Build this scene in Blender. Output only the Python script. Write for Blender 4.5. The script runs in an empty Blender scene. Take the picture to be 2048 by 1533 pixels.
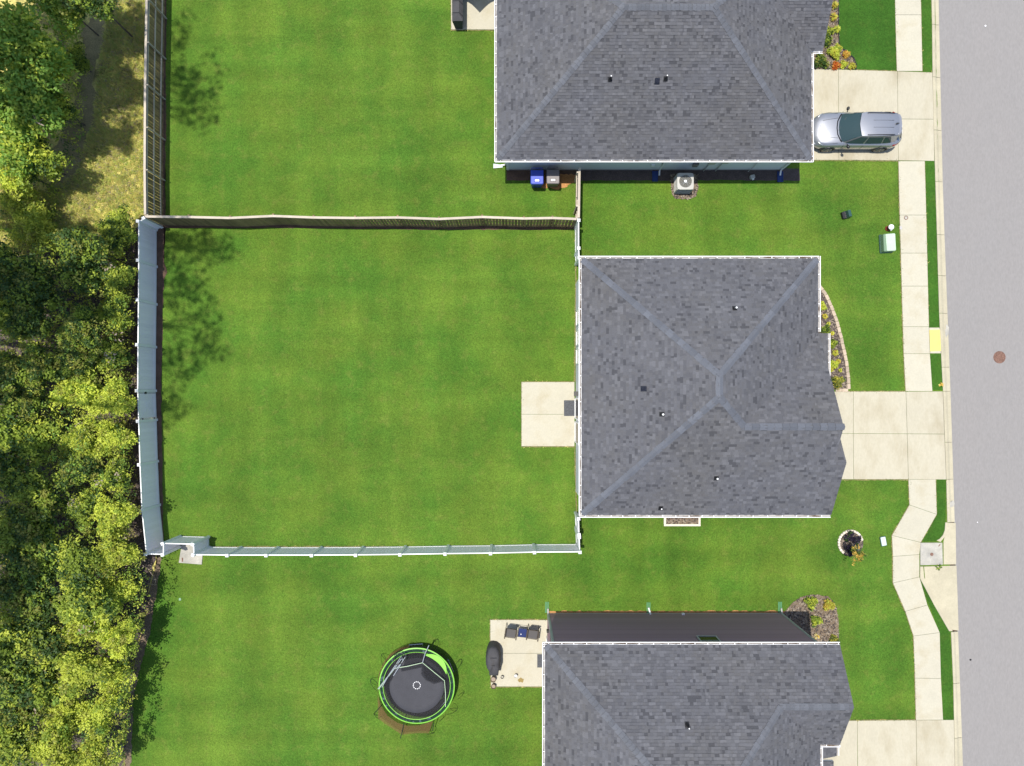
import bpy, bmesh, math, random
from mathutils import Vector, Matrix
R = random.Random(7)
PI = math.pi
sc = bpy.context.scene
COL = sc.collection

# ------------------------------------------------------------------ camera, world, sun
CAM_H, FPX, NX, NY = 38.0, 1422.0, 1024.0, 785.0
cd = bpy.data.cameras.new('camera'); cam = bpy.data.objects.new('camera', cd); COL.objects.link(cam)
cam.location = (0, 0, CAM_H); cam.rotation_euler = (0, 0, 0)
cd.sensor_fit = 'HORIZONTAL'; cd.sensor_width = 36.0; cd.lens = 36.0 * FPX / 2048.0
cd.shift_y = (NY - 766.5) / 2048.0
cd.clip_start = 0.5; cd.clip_end = 2000
sc.camera = cam
w = bpy.data.worlds.new('World'); sc.world = w; w.use_nodes = True
wn = w.node_tree.nodes; wl = w.node_tree.links
bg = wn.get('Background') or wn.new('ShaderNodeBackground')
sky = wn.new('ShaderNodeTexSky'); sky.sky_type = 'NISHITA'; sky.sun_disc = False
SUNV = Vector((-0.17, 0.06, 1.0)).normalized()
sky.sun_elevation = math.asin(SUNV.z); sky.sun_rotation = math.atan2(SUNV.x, SUNV.y) % (2 * PI)
wl.new(sky.outputs[0], bg.inputs[0]); bg.inputs[1].default_value = 0.15
wo = wn.get('World Output') or wn.new('ShaderNodeOutputWorld'); wl.new(bg.outputs[0], wo.inputs[0])
sd = bpy.data.lights.new('sun', 'SUN'); sd.energy = 4.3; sd.angle = math.radians(0.53); sd.color = (1.0, 0.955, 0.87)
sun = bpy.data.objects.new('sun', sd); COL.objects.link(sun)
sun.rotation_euler = SUNV.to_track_quat('Z', 'Y').to_euler(); sun.location = (-20, 10, 60)
sc.view_settings.view_transform = 'Standard'
try: sc.view_settings.look = 'None'
except Exception: pass
sc.view_settings.gamma = 1.0; sc.view_settings.use_curve_mapping = False
sc.view_settings.exposure = 0.36
sc.render.resolution_x = 1024; sc.render.resolution_y = 766
try:
    sc.cycles.max_bounces = 6; sc.cycles.transparent_max_bounces = 12
except Exception: pass

def W(px, py, z=0.0):
    """photograph pixel + height -> point in the place"""
    s = FPX / (CAM_H - z)
    return Vector(((px - NX) / s, (NY - py) / s, z))

# ------------------------------------------------------------------ materials
def mat(name, col, rough=0.8, var=0.0, vscale=3.0, grain=0.0, gscale=60.0, bump=0.0, bscale=80.0,
        metal=0.0, col2=None, c2scale=1.0, c2lo=0.45, c2hi=0.6, spec=0.3, coat=0.0, trans=0.0, alpha=1.0, stretch=None, objvar=0.0):
    m = bpy.data.materials.new(name); m.use_nodes = True
    nt = m.node_tree; n = nt.nodes; l = nt.links
    b = n.get('Principled BSDF')
    b.inputs['Base Color'].default_value = (*col, 1); b.inputs['Roughness'].default_value = rough
    b.inputs['Metallic'].default_value = metal; b.inputs['Specular IOR Level'].default_value = spec
    if coat: b.inputs['Coat Weight'].default_value = coat; b.inputs['Coat Roughness'].default_value = 0.06
    if alpha < 1: b.inputs['Alpha'].default_value = alpha
    pos = n.new('ShaderNodeNewGeometry').outputs['Position']
    if stretch:
        mp = n.new('ShaderNodeMapping'); mp.inputs['Scale'].default_value = stretch
        l.new(pos, mp.inputs[0]); pos = mp.outputs[0]
    def noise(scale, detail=4, rough_=0.6):
        t = n.new('ShaderNodeTexNoise'); t.inputs['Scale'].default_value = scale
        t.inputs['Detail'].default_value = detail; t.inputs['Roughness'].default_value = rough_
        l.new(pos, t.inputs['Vector']); return t.outputs['Fac']
    cur = None
    def rgb(c):
        r = n.new('ShaderNodeRGB'); r.outputs[0].default_value = (*c, 1); return r.outputs[0]
    cur = rgb(col)
    if col2 is not None:
        mr = n.new('ShaderNodeMapRange'); mr.inputs[1].default_value = c2lo; mr.inputs[2].default_value = c2hi
        l.new(noise(c2scale, 5), mr.inputs[0])
        mx = n.new('ShaderNodeMix'); mx.data_type = 'RGBA'
        l.new(mr.outputs[0], mx.inputs[0]); l.new(cur, mx.inputs[6]); l.new(rgb(col2), mx.inputs[7]); cur = mx.outputs[2]
    def mul(fac_out, amt, lo=0.25, hi=0.75):
        nonlocal cur
        mr = n.new('ShaderNodeMapRange'); mr.inputs[1].default_value = lo; mr.inputs[2].default_value = hi
        mr.inputs[3].default_value = 1 - amt; mr.inputs[4].default_value = 1 + amt
        l.new(fac_out, mr.inputs[0])
        vm = n.new('ShaderNodeVectorMath'); vm.operation = 'SCALE'
        l.new(cur, vm.inputs[0]); l.new(mr.outputs[0], vm.inputs['Scale']); cur = vm.outputs[0]
    if var: mul(noise(vscale, 4), var)
    if grain: mul(noise(gscale, 2, 0.5), grain)
    if objvar:
        oi = n.new('ShaderNodeObjectInfo'); mul(oi.outputs['Random'], objvar, 0, 1)
    l.new(cur, b.inputs['Base Color'])
    if bump:
        bp = n.new('ShaderNodeBump'); bp.inputs['Strength'].default_value = bump; bp.inputs['Distance'].default_value = 0.02
        l.new(noise(bscale, 3), bp.inputs['Height']); l.new(bp.outputs[0], b.inputs['Normal'])
    if trans:
        tr = n.new('ShaderNodeBsdfTranslucent'); l.new(cur, tr.inputs[0])
        ms = n.new('ShaderNodeMixShader'); ms.inputs[0].default_value = trans
        out = n.get('Material Output')
        l.new(b.outputs[0], ms.inputs[1]); l.new(tr.outputs[0], ms.inputs[2]); l.new(ms.outputs[0], out.inputs[0])
    return m

def glassy(name, col, rough=0.12):
    m = mat(name, col, rough, spec=0.35); return m

def lawn_mat(name, a, b_, c, big=0.28, amt=0.0):
    """mown turf: broad mottling, faint mowing bands, blade-scale grain"""
    m = bpy.data.materials.new(name); m.use_nodes = True
    nt = m.node_tree; n = nt.nodes; l = nt.links; bs = n.get('Principled BSDF')
    bs.inputs['Roughness'].default_value = 0.9; bs.inputs['Specular IOR Level'].default_value = 0.12
    pos = n.new('ShaderNodeNewGeometry').outputs['Position']
    def noise(scale, det=3, rg=0.55, st=None):
        p = pos
        if st:
            mp = n.new('ShaderNodeMapping'); mp.inputs['Scale'].default_value = st; l.new(pos, mp.inputs[0]); p = mp.outputs[0]
        t = n.new('ShaderNodeTexNoise'); t.inputs['Scale'].default_value = scale; t.inputs['Detail'].default_value = det
        t.inputs['Roughness'].default_value = rg; l.new(p, t.inputs['Vector']); return t.outputs['Fac']
    def ramp(x, lo, hi, o0=0.0, o1=1.0):
        r = n.new('ShaderNodeMapRange'); r.inputs[1].default_value = lo; r.inputs[2].default_value = hi
        r.inputs[3].default_value = o0; r.inputs[4].default_value = o1; l.new(x, r.inputs[0]); return r.outputs[0]
    def mix(f, x, y):
        k = n.new('ShaderNodeMix'); k.data_type = 'RGBA'
        if isinstance(f, float): k.inputs[0].default_value = f
        else: l.new(f, k.inputs[0])
        for s, v in ((6, x), (7, y)):
            if isinstance(v, tuple): k.inputs[s].default_value = (*v, 1)
            else: l.new(v, k.inputs[s])
        return k.outputs[2]
    def scale(x, f):
        v = n.new('ShaderNodeVectorMath'); v.operation = 'SCALE'; l.new(x, v.inputs[0]); l.new(f, v.inputs['Scale']); return v.outputs[0]
    c1 = mix(ramp(noise(big, 5, 0.62), 0.38, 0.62), a, b_)
    c2 = mix(ramp(noise(1.7, 5, 0.65), 0.52, 0.78, 0, 0.5), c1, c)
    v1 = ramp(noise(0.55, 3, 0.5, (1.0, 0.12, 1)), 0.3, 0.7, 0.86, 1.14)    # mowing bands along y
    v2 = ramp(noise(0.75, 3, 0.5, (0.10, 1.0, 1)), 0.3, 0.7, 0.88, 1.12)    # and along x
    v3 = ramp(noise(9, 3, 0.7), 0.3, 0.7, 0.84, 1.16)
    v4 = ramp(noise(26, 2, 0.7), 0.32, 0.68, 0.66, 1.34)
    cc = scale(scale(scale(scale(c2, v1), v2), v3), v4)
    l.new(cc, bs.inputs['Base Color'])
    bp = n.new('ShaderNodeBump'); bp.inputs['Strength'].default_value = 0.5; bp.inputs['Distance'].default_value = 0.04
    l.new(noise(30, 3, 0.7), bp.inputs['Height']); l.new(bp.outputs[0], bs.inputs['Normal'])
    return m

M = {}
M['lawn'] = lawn_mat('lawn_turf', (0.092, 0.156, 0.018), (0.055, 0.127, 0.014), (0.150, 0.165, 0.035))
M['verge'] = lawn_mat('verge_turf', (0.040, 0.108, 0.012), (0.031, 0.088, 0.010), (0.07, 0.115, 0.018))
M['tan'] = mat('tan_soil_edge', (0.175, 0.155, 0.06), 0.95, grain=0.3, gscale=20)
M['soil'] = mat('bare_soil', (0.10, 0.062, 0.042), 0.95, var=0.3, vscale=2, grain=0.35, gscale=30, bump=0.5)
M['woodfloor'] = mat('woodland_floor', (0.52, 0.45, 0.14), 0.95, var=0.35, vscale=0.8, grain=0.4, gscale=20, bump=0.6, col2=(0.20, 0.17, 0.06), c2scale=0.9, c2lo=0.5, c2hi=0.62)
M['dirtpath'] = mat('dirt_path', (0.25, 0.205, 0.10), 0.95, var=0.3, vscale=1.5, grain=0.35, gscale=22, bump=0.5)
M['clay'] = mat('orange_clay', (0.38, 0.19, 0.07), 0.95, var=0.3, vscale=3, grain=0.3, gscale=25)
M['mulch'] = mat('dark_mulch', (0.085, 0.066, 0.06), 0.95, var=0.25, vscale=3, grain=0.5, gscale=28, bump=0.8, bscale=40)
M['mulch2'] = mat('brown_mulch', (0.155, 0.115, 0.078), 0.95, var=0.25, vscale=3, grain=0.5, gscale=28, bump=0.8, bscale=40)
for k, c in enumerate([(0.19, 0.15, 0.115), (0.06, 0.048, 0.042), (0.27, 0.225, 0.17)]):
    M['chip%d' % k] = mat('bark_chip_tone_%d' % k, c, 0.9)
M['asphalt'] = mat('worn_asphalt', (0.242, 0.228, 0.218), 0.9, var=0.05, vscale=0.5, grain=0.08, gscale=16, bump=0.3, bscale=60, col2=(0.222, 0.211, 0.203), c2scale=0.5, c2lo=0.35, c2hi=0.7, stretch=(1, 0.35, 1))
CONC = (0.445, 0.415, 0.325)
M['concrete'] = mat('pale_concrete', CONC, 0.85, var=0.07, vscale=0.9, grain=0.05, gscale=14, objvar=0.035, col2=(0.37, 0.33, 0.235), c2scale=0.9, c2lo=0.5, c2hi=0.74)
M['concrete_w'] = mat('worn_driveway_concrete', (0.435, 0.400, 0.305), 0.85, var=0.10, vscale=0.8, grain=0.05, gscale=14, objvar=0.02, col2=(0.30, 0.262, 0.18), c2scale=0.8, c2lo=0.45, c2hi=0.75, stretch=(1, 0.45, 1))
M['concrete_g'] = mat('grey_cast_concrete', (0.38, 0.36, 0.31), 0.85, var=0.2, vscale=2.0, grain=0.08, gscale=14, col2=(0.33, 0.315, 0.28), c2scale=1.8, c2lo=0.48, c2hi=0.62)
M['curb'] = mat('curb_concrete', (0.41, 0.37, 0.265), 0.85, var=0.12, vscale=1.2, grain=0.06, gscale=14, objvar=0.05)
M['yellow'] = mat('yellow_tactile', (0.72, 0.60, 0.16), 0.7, var=0.05)
M['white'] = mat('white_vinyl', (0.78, 0.78, 0.78), 0.35, spec=0.5, var=0.03, vscale=1.0)
M['vinyl_b'] = mat('vinyl_board', (0.86, 0.80, 0.88), 0.4, spec=0.5, objvar=0.035)
M['gutterw'] = mat('gutter_enamel', (0.76, 0.75, 0.74), 0.3, spec=0.5)
M['gutterin'] = mat('gutter_inside', (0.42, 0.40, 0.38), 0.7, col2=(0.13, 0.085, 0.05), c2scale=0.9, c2lo=0.5, c2hi=0.62)
sh_base = [(0.098, 0.099, 0.110), (0.083, 0.084, 0.094), (0.116, 0.117, 0.129), (0.060, 0.061, 0.069), (0.094, 0.094, 0.102)]
for k, c in enumerate(sh_base):
    M['sh%d' % k] = mat('asphalt_shingle_tone_%d' % k, c, 0.92, grain=0.16, gscale=38, var=0.07, vscale=0.6, objvar=0.05, col2=(c[0] * 1.0, c[1] * 0.98, c[2] * 0.93), c2scale=0.22, c2lo=0.42, c2hi=0.6)
M['shcap'] = mat('ridge_cap_shingle', (0.108, 0.113, 0.128), 0.9, grain=0.15, gscale=38, objvar=0.13)
M['shcapm'] = mat('pale_ridge_cap_shingle', (0.108, 0.115, 0.134), 0.9, grain=0.15, gscale=38, objvar=0.14)
M['shedge'] = mat('shingle_edge', (0.045, 0.045, 0.05), 0.95)
M['deck'] = mat('roof_deck', (0.07, 0.07, 0.075), 0.9)
M['soffit'] = mat('white_soffit', (0.7, 0.7, 0.7), 0.6)
M['sidingA'] = mat('pale_blue_grey_siding', (0.60, 0.61, 0.64), 0.6, objvar=0.03)
M['sidingB'] = mat('light_grey_siding', (0.50, 0.51, 0.53), 0.6, objvar=0.03)
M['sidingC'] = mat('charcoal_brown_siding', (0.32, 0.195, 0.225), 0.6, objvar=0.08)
M['trim'] = mat('grey_trim', (0.42, 0.40, 0.38), 0.5)
M['darkglass'] = mat('dark_window_glass', (0.03, 0.022, 0.018), 0.2, spec=0.12)
M['cedar'] = mat('weathered_pine', (0.21, 0.150, 0.075), 0.85, var=0.25, vscale=4, grain=0.2, gscale=30, objvar=0.28, stretch=(3, 3, 0.5))
M['cedartop'] = mat('sunbleached_pine', (0.46, 0.40, 0.32), 0.85, var=0.12, vscale=4, objvar=0.08)
M['black'] = mat('black_plastic', (0.018, 0.018, 0.02), 0.45)
M['blackmetal'] = mat('black_metal', (0.03, 0.028, 0.027), 0.4)
M['cover'] = mat('dark_grey_cover', (0.055, 0.054, 0.058), 0.75, var=0.15, vscale=4, bump=0.3, bscale=12)
M['binblue'] = mat('blue_bin_plastic', (0.035, 0.07, 0.42), 0.35, spec=0.5)
M['bingrey'] = mat('grey_bin_plastic', (0.16, 0.14, 0.14), 0.4, spec=0.5)
M['label'] = mat('white_label', (0.7, 0.7, 0.7), 0.5)
M['acmetal'] = mat('beige_grey_metal', (0.42, 0.41, 0.38), 0.45)
M['accoil'] = mat('dark_coil', (0.13, 0.12, 0.10), 0.6)
M['greenbox'] = mat('pale_green_enamel', (0.42, 0.53, 0.40), 0.5, var=0.06)
M['greendark'] = mat('dark_green_enamel', (0.03, 0.075, 0.06), 0.35, spec=0.6)
M['lidpale'] = mat('pale_blue_green_lid', (0.5, 0.58, 0.54), 0.5)
M['greendull'] = mat('dull_green_lid', (0.2, 0.32, 0.2), 0.6)
M['darkblue'] = mat('dark_blue_plastic', (0.02, 0.045, 0.16), 0.6)
M['maroon'] = mat('maroon_paint', (0.16, 0.02, 0.015), 0.5)
M['iron'] = mat('rusty_iron', (0.17, 0.095, 0.07), 0.8, grain=0.5, gscale=20)
M['splash'] = mat('green_splash_mat', (0.10, 0.28, 0.13), 0.6, alpha=0.75)
M['lime'] = mat('lime_vinyl', (0.21, 0.52, 0.06), 0.45)
M['padgreen'] = mat('dark_green_pad', (0.010, 0.030, 0.018), 0.7, spec=0.1, col2=(0.06, 0.09, 0.09), c2scale=3.5, c2lo=0.55, c2hi=0.62)
M['tmat'] = mat('trampoline_mat', (0.043, 0.043, 0.050), 0.7, var=0.1, vscale=3)
M['net'] = mat('brown_net', (0.16, 0.085, 0.035), 0.8, alpha=0.6)
M['netblack'] = mat('black_net', (0.015, 0.015, 0.018), 0.8, alpha=0.55)
M['steel'] = mat('galvanised_steel', (0.5, 0.52, 0.52), 0.35, metal=0.7)
M['stone'] = mat('edging_stone', (0.40, 0.32, 0.24), 0.9, var=0.2, vscale=6, objvar=0.18)
M['stonew'] = mat('pale_edging_stone', (0.60, 0.54, 0.44), 0.9, var=0.15, vscale=6, objvar=0.12)
M['bark'] = mat('tree_bark', (0.12, 0.10, 0.085), 0.95, var=0.3, vscale=5, bump=0.6)
M['silver'] = mat('silver_paint', (0.27, 0.28, 0.31), 0.38, metal=0.55, coat=1.0, spec=0.5)
M['cardark'] = mat('car_black_trim', (0.015, 0.015, 0.016), 0.4, spec=0.5)
M['carglass'] = glassy('tinted_car_glass', (0.03, 0.055, 0.06), 0.04)
M['alloy'] = mat('dark_alloy', (0.32, 0.30, 0.27), 0.35, metal=0.8)
M['tyre'] = mat('tyre_rubber', (0.02, 0.02, 0.02), 0.85)
M['navy'] = mat('navy_glass_top', (0.015, 0.025, 0.10), 0.15, spec=0.7)
M['sling'] = mat('grey_sling_fabric', (0.085, 0.08, 0.08), 0.8)
M['bronze'] = mat('bronze_frame', (0.045, 0.032, 0.02), 0.4)
M['matgrey'] = mat('charcoal_door_mat', (0.085, 0.088, 0.095), 0.95, grain=0.35, gscale=22)
M['pot'] = mat('dark_clay_pot', (0.10, 0.07, 0.045), 0.7)
M['parasol'] = mat('dark_parasol_canvas', (0.05, 0.06, 0.07), 0.8)
M['taillight'] = mat('red_lens', (0.25, 0.01, 0.01), 0.2)
M['dead'] = mat('dead_twig', (0.30, 0.24, 0.19), 0.9)
def leaf(name, c, t=0.35): return mat(name, c, 0.55, var=0.25, vscale=1.2, trans=t, spec=0.35, objvar=0.12)
M['lf_lime'] = leaf('lime_leaf', (0.56, 0.62, 0.08), 0.42)
M['lf_mid'] = leaf('mid_green_leaf', (0.27, 0.36, 0.045), 0.42)
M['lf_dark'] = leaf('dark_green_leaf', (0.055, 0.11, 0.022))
M['lf_cool'] = leaf('cool_green_leaf', (0.22, 0.37, 0.06), 0.42)
M['lf_olive'] = leaf('olive_leaf', (0.26, 0.27, 0.05))
M['lf_yellow'] = leaf('yellow_leaf', (0.50, 0.46, 0.06))
M['lf_orange'] = leaf('orange_leaf', (0.52, 0.13, 0.02))
M['lf_gold'] = leaf('golden_leaf', (0.58, 0.38, 0.07))
M['lf_purple'] = leaf('dark_purple_leaf', (0.022, 0.016, 0.03), 0.1)
M['drygrass'] = leaf('dry_grass_blade', (0.64, 0.57, 0.18), 0.3)
M['drygrass2'] = leaf('green_dry_grass_blade', (0.44, 0.52, 0.12), 0.3)

# ------------------------------------------------------------------ mesh helpers
def mk(name, verts, faces, mats, parent=None, mi=None, smooth=False):
    me = bpy.data.meshes.new(name); me.from_pydata([tuple(v) for v in verts], [], faces)
    for m_ in (mats if isinstance(mats, (list, tuple)) else [mats]): me.materials.append(m_)
    if mi: me.polygons.foreach_set('material_index', mi)
    if smooth: me.polygons.foreach_set('use_smooth', [True] * len(faces))
    me.update()
    return link(name, me, parent)

def link(name, me, parent=None, matrix=None):
    o = bpy.data.objects.new(name, me); COL.objects.link(o)
    if parent is not None: o.parent = parent; 
    if matrix is not None: o.matrix_local = matrix
    return o

def tag(o, label=None, cat=None, group=None, kind=None):
    if label: o['label'] = label
    if cat: o['category'] = cat
    if group: o['group'] = group
    if kind: o['kind'] = kind
    return o

def thing(name, label, cat, loc=(0, 0, 0), rz=0.0, group=None):
    o = bpy.data.objects.new(name, None); COL.objects.link(o); o.empty_display_size = 0.3
    o.location = loc; o.rotation_euler = (0, 0, rz)
    return tag(o, label, cat, group)

class MB:
    """collects shapes into one mesh"""
    def __init__(s): s.v = []; s.f = []; s.m = []
    def add(s, vs, fs, m=0):
        b = len(s.v); s.v += [tuple(v) for v in vs]
        for f in fs: s.f.append(tuple(b + i for i in f)); s.m.append(m)
    def box(s, x0, x1, y0, y1, z0, z1, m=0, bev=0.0, mx=None):
        if bev:
            b = min(bev, (x1 - x0) / 2.1, (y1 - y0) / 2.1)
            ring = [(x0 + b, y0), (x1 - b, y0), (x1, y0 + b), (x1, y1 - b), (x1 - b, y1), (x0 + b, y1), (x0, y1 - b), (x0, y0 + b)]
            s.prism(ring, z0, z1, m, inset=b * 0.5, mx=mx); return
        vs = [(x, y, z) for z in (z0, z1) for x, y in ((x0, y0), (x1, y0), (x1, y1), (x0, y1))]
        if mx: vs = [mx @ Vector(v) for v in vs]
        s.add(vs, [(3, 2, 1, 0), (4, 5, 6, 7), (0, 1, 5, 4), (1, 2, 6, 5), (2, 3, 7, 6), (3, 0, 4, 7)], m)
    def prism(s, ring, z0, z1, m=0, inset=0.0, mx=None, mtop=None):
        n = len(ring); cx = sum(p[0] for p in ring) / n; cy = sum(p[1] for p in ring) / n
        vs = [(x, y, z0) for x, y in ring]
        if inset:
            vs += [(x, y, z1 - inset) for x, y in ring]
            t = []
            for x, y in ring:
                d = math.hypot(x - cx, y - cy) or 1
                t.append((x - (x - cx) / d * inset, y - (y - cy) / d * inset, z1))
            vs += t
        else: vs += [(x, y, z1) for x, y in ring]
        if mx: vs = [mx @ Vector(v) for v in vs]
        L = len(vs) // n; fs = [tuple(range(n - 1, -1, -1))]
        for k in range(L - 1):
            for i in range(n):
                j = (i + 1) % n; fs.append((k * n + i, k * n + j, (k + 1) * n + j, (k + 1) * n + i))
        s.add(vs, fs, m); 
        b = len(s.v) - n; s.f.append(tuple(b + i for i in range(n))); s.m.append(m if mtop is None else mtop)
    def tube(s, pts, r, seg=8, m=0, cap=True, closed=False):
        pts = [Vector(p) for p in pts]; n = len(pts); rs = r if isinstance(r, (list, tuple)) else [r] * n
        rings = []; up = Vector((0.12, 0.2, 1)).normalized()
        for i, p in enumerate(pts):
            if closed: d = pts[(i + 1) % n] - pts[i - 1]
            else: d = pts[min(i + 1, n - 1)] - pts[max(i - 1, 0)]
            if d.length < 1e-9: d = Vector((0, 0, 1))
            d.normalize(); a = d.cross(up)
            if a.length < 1e-3: a = d.cross(Vector((1, 0, 0)))
            a.normalize(); b = d.cross(a).normalized()
            rings.append([p + (a * math.cos(t) + b * math.sin(t)) * rs[i] for t in [2 * PI * k / seg for k in range(seg)]])
        vs = [v for rg in rings for v in rg]; fs = []
        for i in range(n if closed else n - 1):
            i2 = (i + 1) % n
            for k in range(seg):
                k2 = (k + 1) % seg; fs.append((i * seg + k, i2 * seg + k, i2 * seg + k2, i * seg + k2))
        if cap and not closed: fs.append(tuple(range(seg))); fs.append(tuple((n - 1) * seg + k for k in range(seg - 1, -1, -1)))
        s.add(vs, fs, m)
    def cyl(s, x, y, z0, z1, r, seg=16, m=0, r2=None):
        s.tube([(x, y, z0), (x, y, z1)], [r, r if r2 is None else r2], seg, m)
    def lathe(s, x, y, prof, seg=20, m=0):
        vs = []; n = len(prof)
        for r, z in prof:
            for k in range(seg): a = 2 * PI * k / seg; vs.append((x + r * math.cos(a), y + r * math.sin(a), z))
        fs = []
        for i in range(n - 1):
            for k in range(seg):
                k2 = (k + 1) % seg; fs.append((i * seg + k, i * seg + k2, (i + 1) * seg + k2, (i + 1) * seg + k))
        s.add(vs, fs, m)
    def build(s, name, mats, parent=None, smooth=False):
        return mk(name, s.v, s.f, mats, parent, s.m if isinstance(mats, (list, tuple)) else None, smooth)

def inset_poly(p, d):
    """shrink a convex-ish polygon by d (d<0 grows)"""
    n = len(p); a = sum(p[i][0] * p[(i + 1) % n][1] - p[(i + 1) % n][0] * p[i][1] for i in range(n))
    if a < 0: p = p[::-1]
    out = []
    for i in range(n):
        p0, p1, p2 = Vector(p[i - 1][:2]), Vector(p[i][:2]), Vector(p[(i + 1) % n][:2])
        e1 = (p1 - p0).normalized(); e2 = (p2 - p1).normalized()
        n1 = Vector((-e1.y, e1.x)); n2 = Vector((-e2.y, e2.x))
        k = 1 + n1.dot(n2)
        if k < 0.25: k = 0.25
        q = p1 + (n1 + n2) * (d / k); out.append((q.x, q.y))
    return out

def slab(name, ring, z0, z1, m, parent, gap=0.006, bev=0.008):
    b = MB(); r = inset_poly(ring, gap); b.prism(r, z0, z1, 0, inset=bev); return b.build(name, m, parent)

def sheet(name, ring, z, m, kind='structure', parent=None, jitter=0.0, step=0.35, amp2=0.0):
    """flat patch with an uneven outline, triangulated"""
    pts = []
    n = len(ring)
    for i in range(n):
        a = Vector(ring[i][:2]); b = Vector(ring[(i + 1) % n][:2]); k = max(1, int((b - a).length / step)) if jitter else 1
        for j in range(k):
            q = a.lerp(b, j / k)
            if jitter and j: q = q + Vector((R.uniform(-1, 1), R.uniform(-1, 1))) * jitter
            pts.append((q.x, q.y))
    bm = bmesh.new(); vs = [bm.verts.new((x, y, z)) for x, y in pts]
    f = bm.faces.new(vs); bmesh.ops.triangulate(bm, faces=[f]); bmesh.ops.recalc_face_normals(bm, faces=bm.faces[:])
    for ff in bm.faces:
        if ff.normal.z < 0: ff.normal_flip()
    me = bpy.data.meshes.new(name); bm.to_mesh(me); bm.free(); me.materials.append(m)
    o = link(name, me, parent)
    if kind: o['kind'] = kind
    return o

def P(*pts, z=0.0): return [tuple(W(x, y, z)[:2]) for x, y in pts]

# ------------------------------------------------------------------ ground, woods floor, lawn, road
o = sheet('ground', [(-320, -320), (320, -320), (320, 320), (-320, 320)], -0.12, M['soil'])
o = sheet('woodland_floor', [(-200, -200), (-15.6, -200)] + [(-20.2, -28)] + P((250, 1533), (256, 1400), (270, 1330), (290, 1260), (306, 1170), (312, 1120), (318, 1090), (318, 440), (330, 200), (334, -60)) + [(-18, 200), (-200, 200)], -0.02, M['woodfloor'])
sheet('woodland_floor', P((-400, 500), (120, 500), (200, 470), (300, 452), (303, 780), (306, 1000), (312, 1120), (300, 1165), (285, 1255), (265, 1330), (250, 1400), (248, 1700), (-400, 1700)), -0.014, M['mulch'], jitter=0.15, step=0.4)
sheet('dirt_path', P((150, 380), (95, 390), (100, 300), (150, 200), (165, 80), (190, -40), (235, -40), (205, 90), (185, 210), (175, 300)), -0.012, M['dirtpath'], jitter=0.3, step=0.5)
lawn_left = [(258, 1560), (258, 1533), (263, 1400), (277, 1330), (297, 1260), (311, 1170), (319, 1120), (321, 1104), (326, 1085), (325, 1000), (322, 780), (324, 640), (326, 560), (331, 470), (331, 440), (332, 360), (331, 220), (333, 0), (334, -80)]
ring = [(-20.3, -60)] + P(*lawn_left) + [(-18.2, 60), (22.4, 60)] + [tuple(W(x, y)[:2]) for x, y in ((1869, 0), (1877, 400), (1890, 800), (1903, 1240), (1914, 1533))] + [(25.5, -60)]
sheet('lawn', ring, 0.02, M['lawn'], jitter=0.035, step=0.25)
ROADL = [(1874, -120), (1876.5, 0), (1885.7, 400), (1901, 800), (1909, 1050), (1914.7, 1240), (1925.5, 1533), (1930, 1700)]
rl = [tuple(W(x, y)[:2]) for x, y in ROADL]
rl = [(20.6, 120)] + rl + [(28, -120)]
sheet('road', rl + [(x + 8.2, y) for x, y in rl[::-1]], -0.03, M['asphalt'])
sheet('far_verge', [(x + 8.6, y) for x, y in rl] + [(60, -120), (60, 120)], 0.02, M['verge'])
fc = thing('far_curb', 'pale concrete curb along the far side of the road', 'curb')
for i in range(len(rl) - 1):
    a, b_ = rl[i], rl[i + 1]
    mb = MB(); mb.prism([(a[0] + 8.2, a[1]), (b_[0] + 8.2, b_[1]), (b_[0] + 8.6, b_[1]), (a[0] + 8.6, a[1])], -0.1, 0.08); mb.build('curb_section', M['curb'], fc)

def lerp_poly(pl, y):
    for (x0, y0), (x1, y1) in zip(pl, pl[1:]):
        if y0 <= y <= y1: return x0 + (x1 - x0) * (y - y0) / (y1 - y0)
    return pl[0][0] if y < pl[0][1] else pl[-1][0]
CURBL = [(1857, -200), (1862.7, 0), (1864, 145), (1868, 320), (1870.7, 390), (1878, 655), (1881, 708), (1885, 782), (1891.6, 960), (1893.7, 1045)]
# rolled curb, one object per cast section
curb = thing('curb', 'pale rolled concrete curb along the lawn side of the road', 'curb')
def curb_sec(l0, r0, r1, l1, drop=False):
    """cross profile: flat back, roll down, gutter pan"""
    prof = [(0.0, 0.055), (0.28, 0.052), (0.45, 0.02), (0.6, -0.012), (1.0, -0.018)]
    if drop: prof = [(0.0, 0.052), (0.3, 0.03), (0.45, 0.0), (0.6, -0.012), (1.0, -0.018)]
    vs = []
    for A, B in ((l0, r0), (l1, r1)):
        A = Vector(A); B = Vector(B)
        for t, z in prof: q = A.lerp(B, t); vs.append((q.x, q.y, z))
        vs.append((B.x, B.y, -0.2)); vs.append((A.x, A.y, -0.2))
    n = 7; fs = [(i, n + i, n + i + 1, i + 1) for i in range(6)] + [(6, 2 * n - 1, n, 0), tuple(range(n)), tuple(range(2 * n - 1, n - 1, -1))]
    o = mk('curb_section', vs, fs, M['curb'], curb); return o
cj = [-200, -100, 50, 155, 261, 364, 470, 552, 627, 735, 783, 885, 959, 1045]
for y0, y1 in zip(cj, cj[1:]):
    y0 += 0.35; y1 -= 0.35
    curb_sec(W(lerp_poly(CURBL, y0), y0)[:2], W(lerp_poly(ROADL, y0) + 1, y0)[:2], W(lerp_poly(ROADL, y1) + 1, y1)[:2], W(lerp_poly(CURBL, y1), y1)[:2])
CURB2 = [(1901, 1262), (1905.5, 1367), (1907, 1440), (1909, 1533), (1912, 1700)]
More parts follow.
